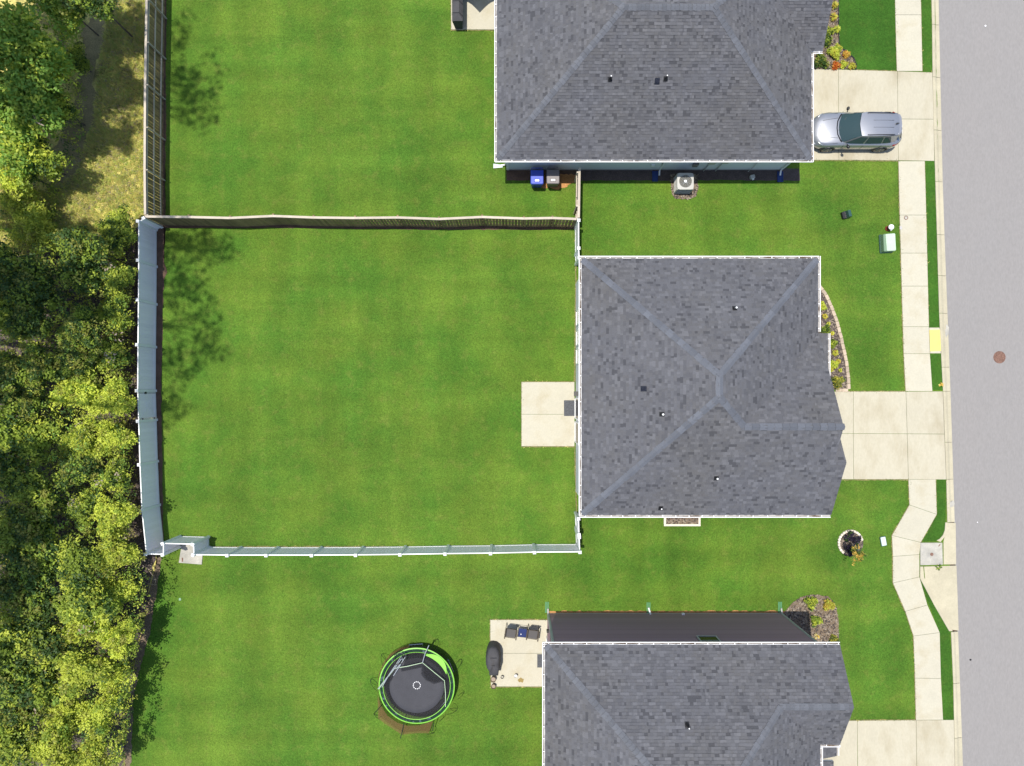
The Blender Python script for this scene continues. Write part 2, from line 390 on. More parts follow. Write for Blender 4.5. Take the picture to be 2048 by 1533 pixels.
for y0, y1 in ((1264, 1366.6), (1367.4, 1475.6), (1476.4, 1590), (1591, 1700)):
    curb_sec(W(lerp_poly(CURB2, y0), y0)[:2], W(lerp_poly(ROADL, y0) + 1, y0)[:2], W(lerp_poly(ROADL, y1) + 1, y1)[:2], W(lerp_poly(CURB2, y1), y1)[:2])
# inlet apron in front of the storm drain cover
slab('curb_section', P((1893.7, 1045.5), (1911, 1045.5), (1912, 1129.5), (1886, 1129.5), (1886, 1084)), -0.2, 0.036, M['curb'], curb, gap=0.01)
slab('curb_section', P((1847, 1133), (1912.5, 1131), (1914.5, 1180), (1917, 1262), (1903, 1260), (1877, 1215), (1850, 1168)), -0.2, 0.034, M['curb'], curb, gap=0.01)
mb = MB()
ptsA = P((1839, 1133), (1839, 1157), (1868, 1212), (1897, 1262)); ptsB = P((1845, 1133), (1847, 1155), (1876, 1212), (1904, 1262))
for i in range(3):
    mb.prism([ptsA[i], ptsB[i], ptsB[i + 1], ptsA[i + 1]], -0.1, 0.07)
mb.build('curb_section', M['curb'], curb)
mb = MB(); ptsC = P((1893.7, 1045), (1892, 1062), (1888, 1074), (1882, 1081), (1880, 1084)); ptsD = P((1889.5, 1045), (1888.5, 1060), (1885, 1070), (1878, 1078), (1872, 1081))
for i in range(4): mb.prism([ptsD[i], ptsC[i], ptsC[i + 1], ptsD[i + 1]], -0.1, 0.06)
mb.build('curb_section', M['curb'], curb)
# splatter of old mortar / repair on the curb
tag(sheet('mortar_patch', P((1893, 648), (1898, 655), (1897, 668), (1893, 676), (1891, 664)), -0.008, M['concrete_g'], kind=None, jitter=0.05, step=0.1), 'small lump of pale repair mortar on the curb beside the yellow plate', 'mortar patch')
tag(sheet('mortar_splash', P((1896, 1003), (1904, 1001), (1909, 1008), (1907, 1014), (1898, 1013)), 0.03, M['concrete_g'], kind=None, jitter=0.06, step=0.08), 'pale mortar splash on the curb below the middle driveway', 'mortar patch')

# ---- verge strips between walk and curb
SWL = [(1786, -200), (1788.9, 0), (1792.8, 143), (1796, 322), (1797.4, 390), (1806, 700), (1810.5, 783), (1816, 959), (1818, 1010)]
SWR = [(1836, -200), (1841, 0), (1844, 146), (1848.6, 323), (1850.6, 390), (1857, 655), (1859, 708), (1864, 782), (1870.6, 959), (1872.7, 1028)]
def verge(*pts): return sheet('verge', P(*pts), 0.03, M['verge'], jitter=0.02, step=0.12)
def strip(y0, y1): verge((lerp_poly(SWR, y0) , y0), (lerp_poly(CURBL, y0), y0), (lerp_poly(CURBL, y1), y1), (lerp_poly(SWR, y1), y1))
strip(-200, 145.5); strip(323, 655); strip(708.5, 781)
verge((1871, 960), (1891, 960), (1891, 1045), (1888, 1062), (1882, 1074), (1872, 1083), (1841, 1084), (1872.7, 1030))
verge((1839.5, 1158), (1850, 1176), (1877, 1220), (1899, 1262), (1904, 1367), (1907, 1439), (1885.5, 1439), (1880, 1310), (1878, 1262), (1856, 1206))
# darker front lawns
sheet('front_lawn', P((1678, -120), (1787, -120), (1789, 0), (1793, 143), (1712, 141), (1712, 124), (1697, 106), (1681, 96), (1677, 60), (1676, 0)), 0.026, M['verge'], jitter=0.02, step=0.2)

# ---- sidewalk
walk = thing('sidewalk', 'pale concrete sidewalk running beside the road with a kink by the storm drain', 'sidewalk')
wj = [-200, -90, 31, 143.5]
def wslab(y0, y1): slab('slab', P((lerp_poly(SWL, y0), y0), (lerp_poly(SWR, y0), y0), (lerp_poly(SWR, y1), y1), (lerp_poly(SWL, y1), y1)), -0.1, 0.05, M['concrete'], walk)
for y0, y1 in ((-200, -90), (-90, 31), (31, 143.5), (323, 431), (431, 507), (507, 573), (573, 654), (654, 708), (708, 783)): wslab(y0, y1)
js = [((1816, 959), (1870.6, 959)), ((1818, 1010), (1872.7, 1029)), ((1783, 1071), (1840.6, 1085)), ((1785, 1113), (1838, 1109)), ((1785, 1166), (1838, 1154)),
      ((1809.7, 1222.7), (1854, 1210)), ((1826, 1272), (1878.6, 1265)), ((1829, 1356), (1881, 1357)), ((1831, 1440), (1885.3, 1439.5))]
for a, b_ in zip(js, js[1:]): slab('slab', P(a[0], a[1], b_[1], b_[0]), -0.1, 0.05, M['concrete'], walk)
# yellow tactile ramp
tp = thing('tactile_plate', 'yellow rectangular plate in a pale frame between sidewalk and curb', 'tactile plate')
slab('frame', P((1857, 655.5), (1878.5, 655.5), (1881, 707.5), (1859, 707.5)), -0.1, 0.05, M['concrete'], tp, gap=0.01)
slab('plate', P((1857.8, 660.5), (1878.5, 660), (1880.5, 702.5), (1859.5, 703.5)), 0.0, 0.062, M['yellow'], tp, gap=0.0)
mb = MB()
for i in range(8):
    for j in range(17):
        q = W(1860.5 + i * 2.4 + j * 0.12, 663 + j * 2.35); mb.cyl(q.x, q.y, 0.06, 0.067, 0.014, 6)
d_ = mb.build('stud', M['yellow'], tp); d_['kind'] = 'stuff'

# ---- driveways
def drive(label, rings, m=M['concrete_w']):
    t = thing('driveway', label, 'driveway')
    for r in rings: slab('slab', P(*r), -0.1, 0.046, m, t, gap=0.007)
    return t
drive('pale concrete driveway with the silver car parked on it', [
    [(1610, 139), (1676, 140), (1677, 321), (1610, 321)], [(1676, 140), (1794, 143.5), (1796, 322), (1677, 321)],
    [(1794, 143.5), (1864, 146), (1866.5, 239.5), (1795, 239)], [(1795, 239), (1866.5, 239.5), (1868, 323), (1796, 322)]])
drive('empty pale concrete driveway of the middle house', [
    [(1640, 783.5), (1706, 783.5), (1706, 867.5), (1640, 867.5)], [(1706, 783.5), (1811, 783.5), (1813.5, 868), (1706, 867.5)], [(1811, 783.5), (1885, 783), (1888, 868.5), (1813.5, 868)],
    [(1640, 867.5), (1706, 867.5), (1706.5, 959), (1640, 959)], [(1706, 867.5), (1813.5, 868), (1816, 959), (1706.5, 959)], [(1813.5, 868), (1888, 868.5), (1891.6, 959.5), (1816, 959)]])
drive('pale stained concrete driveway at the bottom right corner', [
    [(1640, 1442), (1714, 1441), (1715, 1700), (1640, 1700)], [(1714, 1441), (1831.5, 1440), (1833, 1560), (1715, 1560)], [(1831.5, 1440), (1907, 1439.5), (1909.5, 1560), (1833, 1560)],
    [(1715, 1560), (1833, 1560), (1835, 1700), (1715, 1700)], [(1833, 1560), (1909.5, 1560), (1912, 1700), (1835, 1700)]])

# ---- patios
def patio(label, rings, m=M['concrete']):
    t = thing('patio', label, 'patio')
    for r in rings: slab('slab', P(*r), -0.1, 0.05, m, t)
    return t
patio('square pale concrete patio behind the middle house', [[(1043, 764.5), (1149, 764.5), (1149, 829), (1043, 829)], [(1043, 829), (1149, 829), (1149, 893), (1043, 893)]])
patio('pale concrete patio with covered grill and two chairs', [[(980.5, 1239.5), (1095, 1240), (1094, 1306.5), (981, 1306.5)], [(981, 1306.5), (1094, 1306.5), (1093, 1373), (982, 1373)]])
patio('pale concrete patio of the top house, cut by the top edge', [[(902, -120), (1014, -120), (1014, -30), (902, -30)], [(902, -30), (1014, -30), (1014, 60.5), (902.5, 60.5)]])
# corner pad under fence jog
pp = thing('storm_inlet_pad', 'weathered square concrete pad partly under the white fence jog', 'concrete pad')
slab('slab', P((365, 1085), (408, 1087), (404.5, 1129), (358.5, 1125.5)), -0.1, 0.07, M['concrete_g'], pp, gap=0.0)
mb = MB(); q = W(366, 1119); mb.box(q.x - 0.03, q.x + 0.04, q.y - 0.11, q.y + 0.1, 0.068, 0.085); mb.build('lifting_slot', M['iron'], pp)
# storm drain box
sb = thing('storm_drain_cover', 'square weathered concrete storm drain cover with a small hole at its centre', 'drain cover')
slab('slab', P((1839, 1085), (1884, 1085), (1885, 1130), (1839, 1131)), -0.2, 0.072, M['concrete_g'], sb, gap=0.012, bev=0.02)
mb = MB(); q = W(1862, 1108.5); mb.lathe(q.x, q.y, [(0.0, 0.074), (0.05, 0.075), (0.075, 0.079), (0.09, 0.074)], 14); mb.build('hole_plug', M['iron'], sb)
mb = MB(); q = W(1877, 1090.5); mb.box(-0.02, 0.02, -0.07, 0.07, 0.07, 0.08, mx=Matrix.Translation((q.x, q.y, 0)) @ Matrix.Rotation(-0.7, 4, 'Z')); mb.build('lifting_slot', M['iron'], sb)

# soil seams round the concrete (bare edge left by the trimmer)
mb = MB()
fringe_paths = []
def seam(pts, wd=0.05, z=0.0315):
    fringe_paths.append([tuple(W(x, y)[:2]) for x, y in pts])
    pts = [Vector(W(x, y)[:2]) for x, y in pts]
    for a, b in zip(pts, pts[1:]):
        n_ = max(1, int((b - a).length / 0.18)); d = (b - a).normalized(); nn = Vector((-d.y, d.x)); prev = None
        for i in range(n_ + 1):
            c = a.lerp(b, i / n_); w0 = wd * R.uniform(0.2, .9); w1 = wd * R.uniform(0.2, .9)
            cur = [(c.x + nn.x * w0, c.y + nn.y * w0, z), (c.x - nn.x * w1, c.y - nn.y * w1, z)]
            if prev: mb.add([prev[0], prev[1], cur[1], cur[0]], [(0, 1, 2, 3)])
            prev = cur
seam([(1797, 323), (1797.4, 390), (1806, 700), (1810.5, 782)], 0.06); seam([(1816.5, 960), (1818, 1010), (1783, 1071), (1785, 1166), (1809, 1222), (1826, 1272), (1828, 1311), (1831, 1439)], 0.05)
seam([(1789, -60), (1793, 142)], 0.04); seam([(1712, 140.5), (1793, 143)], 0.04); seam([(1624, 322), (1796, 323)], 0.04)
seam([(1685, 783), (1810, 783)], 0.045); seam([(1680, 960), (1816, 960)], 0.05); seam([(1680, 1440.5), (1831, 1439.5)], 0.045)
seam([(1043, 894), (1043, 764), (1149, 764)], 0.035); seam([(1043, 894), (1149, 894)], 0.05)
seam([(1094, 1239), (980, 1239), (981, 1374), (1092, 1374)], 0.045); seam([(902, -20), (902, 61.5), (1014, 61.5)], 0.04)
for pl in (SWR,):
    seam([(1841, 0), (1844, 145)], 0.03); seam([(1849, 324), (1857, 654)], 0.03); seam([(1864, 146), (1845, 146)], 0.03)
seam([(1149, 764), (1152, 470)], 0.06); seam([(1149, 894), (1155, 1090)], 0.06); seam([(415, 1093.5), (1150, 1093)], 0.05)
seam([(1089.5, 1374), (1087, 1560)], 0.07); seam([(992.5, 62), (992.5, 325)], 0.05); seam([(1871, 960), (1873, 1029), (1841, 1085)], 0.03)
seam([(1893, 960), (1895, 1045)], 0.03)
mb.build('soil_seam', M['tan'])['kind'] = 'structure'
tag(bpy.data.objects['soil_seam'], kind='structure')

# bare soil strips along fences
sheet('soil_strip', P((312, 452), (329, 452), (328, 520), (335, 545), (328, 562), (326, 640), (323, 780), (325, 900), (327, 1085), (318, 1092), (308, 1000), (306, 780), (309, 560)), 0.03, M['soil'], jitter=0.03, step=0.2)
sheet('soil_strip', P((322, 448), (1153, 452), (1153, 460), (1090, 460), (900, 460.5), (760, 459), (640, 458), (546, 456), (470, 457), (330, 457)), 0.034, M['soil'], jitter=0.03, step=0.25)
sheet('soil_strip', P((322, -80), (334, -80), (334, 0), (332, 140), (333, 260), (330, 360), (332, 447), (322, 448), (318, 200)), 0.03, M['soil'], jitter=0.03, step=0.2)
sheet('soil_strip', P((1013, 338), (1158, 338), (1159, 362), (1013, 362)), 0.032, M['soil'], jitter=0.03)  # soil laid in the shape of the eave's shadow, painting that band dark
sheet('soil_strip', P((1159, 338), (1598, 338), (1600, 362), (1400, 361), (1159, 362)), 0.032, M['mulch'], jitter=0.03)  # mulch drawn to the eave's shadow edge, its dark tone deepening the shade
sheet('clay_patch', P((1090, 350), (1152, 350), (1153, 366), (1140, 369), (1130, 376), (1112, 380), (1098, 375), (1088, 378), (1066, 374), (1062, 364)), 0.036, M['clay'], jitter=0.04, step=0.1)
sheet('soil_strip', P((1097, 1222), (1570, 1222), (1570, 1232), (1097, 1232)), 0.03, M['clay'], jitter=0.04, step=0.15)

# ------------------------------------------------------------------ roofs
PITCH = 7.0 / 12.0
class Facet:
    """z = z0 + PITCH * distance inside the eave line through p with up-slope direction up"""
    def __init__(s, p, up, z0, pitch=PITCH):
        s.p = Vector(p); s.up = Vector(up).normalized(); s.z0 = z0; s.k = pitch
        s.u = Vector((s.up.y, -s.up.x))     # along the eave
    def z(s, x, y): return s.z0 + s.k * (Vector((x, y)) - s.p).dot(s.up)
    def pt(s, x, y): return Vector((x, y, s.z(x, y)))
def clip(poly, cl):
    """clip polygon (list of 2D) by convex ccw polygon"""
    out = poly
    n = len(cl)
    for i in range(n):
        a = cl[i]; b = cl[(i + 1) % n]; inp = out; out = []
        ex, ey = b[0] - a[0], b[1] - a[1]
        if not inp: return []
        for j in range(len(inp)):
            p = inp[j]; q = inp[(j + 1) % len(inp)]
            dp = ex * (p[1] - a[1]) - ey * (p[0] - a[0]); dq = ex * (q[1] - a[1]) - ey * (q[0] - a[0])
            if dp >= -1e-9: out.append(p)
            if (dp > 1e-9 and dq < -1e-9) or (dp < -1e-9 and dq > 1e-9):
                t = dp / (dp - dq); out.append((p[0] + (q[0] - p[0]) * t, p[1] + (q[1] - p[1]) * t))
    return out
def area(p): return 0.5 * sum(p[i][0] * p[(i + 1) % len(p)][1] - p[(i + 1) % len(p)][0] * p[i][1] for i in range(len(p)))
SHM = [M['sh%d' % k] for k in range(5)] + [M['shedge']]
_tabcache = {}
def tab_mesh(w_, e, t, k):
    key = (w_, e, t, k)
    if key not in _tabcache:
        me = bpy.data.meshes.new('shingle')
        x = w_ / 2; vs = [(-x, 0, -0.012), (x, 0, -0.012), (x, 0, t), (-x, 0, t), (-x, e, -0.012), (x, e, -0.012), (x, e, 0.002), (-x, e, 0.002)]
        me.from_pydata(vs, [], [(0, 1, 2, 3), (3, 2, 6, 7), (0, 3, 7, 4), (2, 1, 5, 6)])
        me.materials.append(M['sh%d' % k]); me.materials.append(M['shedge'])
        me.polygons.foreach_set('material_index', [1, 0, 1, 1]); me.update(); _tabcache[key] = me
    return _tabcache[key]
def roof(house, facets, caps, weights, emax=0.134, thick=0.16, nsingle=300, capm='shcap', caplen=0.19):
    """facets: list of (Facet, [convex pieces]); caps: (p, q, facetA, facetB)"""
    deck = MB()
    for F, pieces in facets:
        for pc in pieces:
            if area(pc) < 0: pc = pc[::-1]
            n = len(pc); top = [F.pt(x, y) for x, y in pc]
            deck.add(top + [v - Vector((0, 0, thick)) for v in top],
                     [tuple(range(n)), tuple(range(2 * n - 1, n - 1, -1))] + [(n + i, n + (i + 1) % n, (i + 1) % n, i) for i in range(n)])
            deck.m[-n - 2] = 0
            for q in range(n + 1): deck.m[-1 - q] = 1
    rf = deck.build('roof', [M['deck'], M['soffit']], house)
    field = MB(); singles = []
    for F, pieces in facets:
        pcs = [p if area(p) > 0 else p[::-1] for p in pieces]
        cosk = 1 / math.sqrt(1 + F.k ** 2)
        us = [(Vector(p) - F.p).dot(F.u) for pc in pcs for p in pc]; vs_ = [(Vector(p) - F.p).dot(F.up) for pc in pcs for p in pc]
        u0, u1, v0, v1 = min(us), max(us), min(vs_), max(vs_)
        ep = emax * cosk; nv = int((v1 - v0) / ep) + 1
        nrm = Vector((-F.k * F.up.x, -F.k * F.up.y, 1)).normalized()
        for r in range(nv):
            va = v0 + r * ep; vb = va + ep; u = u0 - R.uniform(0, 0.3)
            while u < u1:
                wd = R.choice((0.08, 0.12, 0.12, 0.16, 0.16, 0.2, 0.26)); ua, ub = u, u + wd; u = ub
                k = R.choices(range(5), weights)[0]; t = R.choice((0.012, 0.026)) if k != 3 else 0.010
                quad = [F.p + F.u * a + F.up * b for a, b in ((ua, va), (ub, va), (ub, vb), (ua, vb))]
                quad = [(q.x, q.y) for q in quad]
                if area(quad) < 0: quad = quad[::-1]
                full = False
                for pc in pcs:
                    c = clip(quad, pc)
                    if len(c) < 3 or area(c) < 0.0006: continue
                    if abs(area(c) - area(quad)) < 1e-6:
                        full = True
                        m_ = F.p + F.u * ((ua + ub) / 2) + F.up * va
                        base = Vector((m_.x, m_.y, F.z(m_.x, m_.y)))
                        X = Vector((F.u.x, F.u.y, 0)); Y = Vector((F.up.x, F.up.y, F.k)).normalized(); Z = X.cross(Y)
                        singles.append((base, X, Y, Z, wd, t, k, c, F, va, ep)); break
                    emit(field, c, F, va, ep, t, k, nrm)
    # the tabs nearest the camera (largest in view) become objects
    def seen(s):
        b = s[0]; f = FPX / (CAM_H - b.z); x = NX + b.x * f; y = NY - b.y * f
        return 0 <= x <= 2048 and 0 <= y <= 1533
    vis = [s for s in singles if seen(s) and s[4] >= 0.16]
    vis.sort(key=lambda s: -(s[0].z + s[4] * 4))
    pick = vis[:nsingle]; ids = set(id(s) for s in pick)
    for s in singles:
        if id(s) in ids:
            base, X, Y, Z, wd, t, k = s[:7]
            mt = Matrix(((X.x, Y.x, Z.x, base.x), (X.y, Y.y, Z.y, base.y), (X.z, Y.z, Z.z, base.z), (0, 0, 0, 1)))
            link('shingle', tab_mesh(wd, emax, t, k), rf, mt)
        else:
            emit(field, s[7], s[8], s[9], s[10], s[5], s[6], None)
    fo = field.build('shingle_courses', SHM, rf); fo['kind'] = 'stuff'
    for p, q, FA, FB in caps:
        p = Vector(p); q = Vector(q); L = (q - p).length; n_ = max(1, int(L / caplen)); d = (q - p) / L; pr = Vector((-d.y, d.x))
        sA = 1 if (pr.dot(FA.up) < pr.dot(FB.up)) else -1
        for i in range(n_):
            a = p + d * (L * i / n_); b = p + d * (L * (i + 1.25) / n_); wd = 0.148 + R.uniform(-0.01, 0.01); t0, t1 = 0.03 + R.uniform(0, 0.012), 0.014
            if b.x != b.x: continue
            vs = []
            for c, h in ((a, t0), (b, t1)):
                l_ = c + pr * sA * wd; r_ = c - pr * sA * wd
                zc = max(FA.z(c.x, c.y), FB.z(c.x, c.y)) if False else FA.z(c.x, c.y)
                vs += [(l_.x, l_.y, FA.z(l_.x, l_.y) + h), (c.x, c.y, zc + h + 0.006), (r_.x, r_.y, FB.z(r_.x, r_.y) + h)]
            lo = [(x, y, z - 0.03) for x, y, z in vs]
            fs = [(0, 1, 4, 3), (1, 2, 5, 4), (6, 7, 1, 0), (7, 8, 2, 1), (3, 4, 10, 9), (4, 5, 11, 10), (0, 3, 9, 6), (8, 11, 5, 2)]
            mk('ridge_cap', vs + lo, fs, [M[capm], M['shedge']], rf, [0, 0, 1, 1, 1, 1, 1, 1])
    return rf
def emit(field, c, F, va, ep, t, k, nrm):
    n = len(c); top = []; bot = []
    nrm = Vector((-F.k * F.up.x, -F.k * F.up.y, 1)).normalized()
    for x, y in c:
        v = (x - F.p.x) * F.up.x + (y - F.p.y) * F.up.y; f = min(1, max(0, (v - va) / ep)); h = t * (1 - f) + 0.002 * f
        z = F.z(x, y); top.append(Vector((x, y, z)) + nrm * h); bot.append(Vector((x, y, z)) - nrm * 0.012)
    field.add(top + bot, [tuple(range(n))], k)
    b = len(field.v) - 2 * n
    for i in range(n):
        j = (i + 1) % n; va_ = (c[i][0] - F.p.x) * F.up.x + (c[i][1] - F.p.y) * F.up.y; vb_ = (c[j][0] - F.p.x) * F.up.x + (c[j][1] - F.p.y) * F.up.y
        if (va_ - va) / ep > 0.9 and (vb_ - va) / ep > 0.9: continue
        field.f.append((b + n + i, b + n + j, b + j, b + i)); field.m.append(5)

def gutter(house, a, b, out, z, endcap=True):
    """U channel from a to b, opening upward, projecting along out"""
    a = Vector(a); b = Vector(b); out = Vector(out).normalized(); d = (b - a).normalized(); L = (b - a).length; Wd = 0.125
    def p(t, o, h): q = a + d * t + out * o; return (q.x, q.y, z + h)
    mb = MB()
    prof = [(0.0, -0.02), (0.0, -0.13), (0.07, -0.13), (Wd - 0.02, -0.08), (Wd, -0.03), (Wd, 0.0), (Wd - 0.03, 0.0), (Wd - 0.03, -0.03), (0.03, -0.1), (0.022, -0.02)]
    n = len(prof); vs = [p(0, o, h) for o, h in prof] + [p(L, o, h) for o, h in prof]
    fs = []; ms = []
    for i in range(n):
        j = (i + 1) % n; fs.append((i, j, n + j, n + i)); ms.append(1 if i in (7, 8) else 0)
    mb.v = vs; mb.f = fs; mb.m = ms
    mb.f.append(tuple(range(n))); mb.f.append(tuple(range(2 * n - 1, n - 1, -1))); mb.m += [0, 0]
    g = mb.build('gutter', [M['gutterw'], M['gutterin']], house)
    t = 0.25
    while t < L:
        h = MB(); h.add([p(t, 0.0, 0.004), p(t + 0.035, 0.0, 0.004), p(t + 0.035, Wd, 0.004), p(t, Wd, 0.004), p(t, 0, -0.01), p(t + 0.035, 0, -0.01), p(t + 0.035, Wd, -0.01), p(t, Wd, -0.01)],
                        [(0, 1, 2, 3), (7, 6, 5, 4), (0, 4, 5, 1), (1, 5, 6, 2), (2, 6, 7, 3), (3, 7, 4, 0)])
        h.build('gutter_hanger', M['gutterw'], g); t += R.uniform(0.52, 0.68)
    return g

def downspout(house, x, y, ztop, wallout, eave, m=None):
    """elbow from the gutter to the wall, straight leg, kick-out"""
    o = Vector(wallout).normalized(); mb = MB()
    def q(d, z): return (x + o.x * d, y + o.y * d, z)
    mb.tube([q(eave, ztop - 0.1), q(eave, ztop - 0.2), q(0.07, ztop - 0.5), q(0.06, 0.3), q(0.1, 0.18), q(0.32, 0.1)], 0.045, 6)
    return mb.build('downspout', m or M['gutterw'], house)

def siding_wall(house, a, b, z0, z1, out, m, trim=M['white'], board=0.18, zfun=None):
    """wall from a to b with lapped boards (each its own object) standing proud"""
    a = Vector(a); b = Vector(b); out = Vector(out).normalized(); L = (b - a).length; d = (b - a) / L
    mb = MB()
    def p(t, o, z): q = a + d * t + out * o; return (q.x, q.y, z)
    mb.add([p(0, 0, z0), p(L, 0, z0), p(L, 0, z1), p(0, 0, z1), p(0, -0.12, z0), p(L, -0.12, z0), p(L, -0.12, z1), p(0, -0.12, z1)],
           [(0, 1, 2, 3), (7, 6, 5, 4), (0, 4, 5, 1), (1, 5, 6, 2), (2, 6, 7, 3), (3, 7, 4, 0)])
    wl_ = mb.build('wall', m, house)
    z = z0 + 0.2; me = None; n_ = int((z1 - z0 - 0.2) / board)
    vs = [p(0.06, 0.004, 0), p(L - 0.06, 0.004, 0), p(L - 0.06, 0.022, 0), p(0.06, 0.022, 0), p(L - 0.06, 0.006, board), p(0.06, 0.006, board)]
    me = bpy.data.meshes.new('siding_board'); me.from_pydata(vs, [], [(0, 1, 2, 3), (3, 2, 4, 5)]); me.materials.append(m); me.update()
    for i in range(n_): link('siding_board', me, wl_, Matrix.Translation((0, 0, z + i * board)))
    # foundation band
    f = MB(); f.add([p(0, 0.015, 0), p(L, 0.015, 0), p(L, 0.015, z0 + 0.2), p(0, 0.015, z0 + 0.2), p(0, 0, z0 + 0.2), p(L, 0, z0 + 0.2)], [(0, 1, 2, 3), (3, 2, 5, 4)]); f.build('foundation', M['trim'], house)
    for t in (0.0, L - 0.09):
        c = MB(); c.add([p(t, 0.03, z0), p(t + 0.09, 0.03, z0), p(t + 0.09, 0.03, z1), p(t, 0.03, z1), p(t, 0, z0), p(t + 0.09, 0, z0), p(t + 0.09, 0, z1), p(t, 0, z1)], [(0, 1, 2, 3), (0, 3, 7, 4), (1, 5, 6, 2)])
        c.build('corner_board', trim, house)
    return wl_

def window(house, c, along, out, wd, z0, z1, frame=M['white'], name='window', glass=M['darkglass'], mull=True):
    c = Vector(c); d = Vector(along).normalized(); o = Vector(out).normalized()
    def bx(mb, t0, t1, o0, o1, a, b):
        vs = []
        for z in (a, b):
            for t, q in ((t0, o0), (t1, o0), (t1, o1), (t0, o1)): p_ = c + d * t + o * q; vs.append((p_.x, p_.y, z))
        mb.add(vs, [(3, 2, 1, 0), (4, 5, 6, 7), (0, 1, 5, 4), (1, 2, 6, 5), (2, 3, 7, 6), (3, 0, 4, 7)])
    h = wd / 2; f = MB(); w_ = 0.06
    bx(f, -h - w_, -h, 0, 0.06, z0 - w_, z1 + w_); bx(f, h, h + w_, 0, 0.06, z0 - w_, z1 + w_)
    bx(f, -h, h, 0, 0.06, z0 - w_, z0); bx(f, -h, h, 0, 0.06, z1, z1 + w_)
    if mull: bx(f, -h, h, 0.012, 0.045, (z0 + z1) / 2 - 0.02, (z0 + z1) / 2 + 0.02)
    fr = f.build(name, frame, house); g = MB(); bx(g, -h, h, 0.024, 0.034, z0, z1); g.build('pane', glass, fr)
    return fr

def vent_pipe(rf, px, py, F, h=0.35, m=None):
    """plumbing vent with rubber boot: base found on the facet"""
    z = 5.0
    for _ in range(12):
        q = W(px, py, z); z = F.z(q.x, q.y)
    q = W(px, py, z); mb = MB(); mb.lathe(q.x, q.y, [(0.09, z - 0.03), (0.07, z + 0.05), (0.05, z + 0.14)], 12, 0)
    k = MB()
    mb.tube([(q.x, q.y, z), (q.x, q.y, z + h)], 0.045, 10, 1)
    mb.cyl(q.x, q.y, z + h, z + h + 0.01, 0.03, 8, 2)
    d = F.up; c = Vector((q.x, q.y)) 
    fl = [c + F.u * a * 0.10 + F.up * b * 0.10 for a, b in ((-1, -1), (1, -1), (1, 1), (-1, 1))]
    mb.add([(p.x, p.y, F.z(p.x, p.y) + 0.03) for p in fl], [(0, 1, 2, 3) if area([tuple(p) for p in fl]) > 0 else (3, 2, 1, 0)], 0)
    return mb.build('vent_pipe', [M['black'], M['black'] if m is None else m, M['white']], rf)
def box_vent(rf, px, py, F, sz=0.16):
    z = 5.0
    for _ in range(12):
        q = W(px, py, z); z = F.z(q.x, q.y)
    c = Vector(W(px, py, z)[:2]); mb = MB(); top = []; bot = []
    for a, b in ((-1, -1), (1, -1), (1, 1), (-1, 1)):
        p = c + F.u * a * sz + F.up * b * sz; bot.append((p.x, p.y, F.z(p.x, p.y))); p = c + F.u * a * sz * 0.85 + F.up * b * sz * 0.85; top.append((p.x, p.y, F.z(p.x, p.y) + 0.13))
    mb.add(bot + top, [(4, 5, 6, 7), (0, 1, 5, 4), (1, 2, 6, 5), (2, 3, 7, 6), (3, 0, 4, 7), (7, 6, 5, 4)]); return mb.build('box_vent', M['navyvent'], rf)
M['navyvent'] = mat('painted_vent', (0.03, 0.035, 0.055), 0.5)

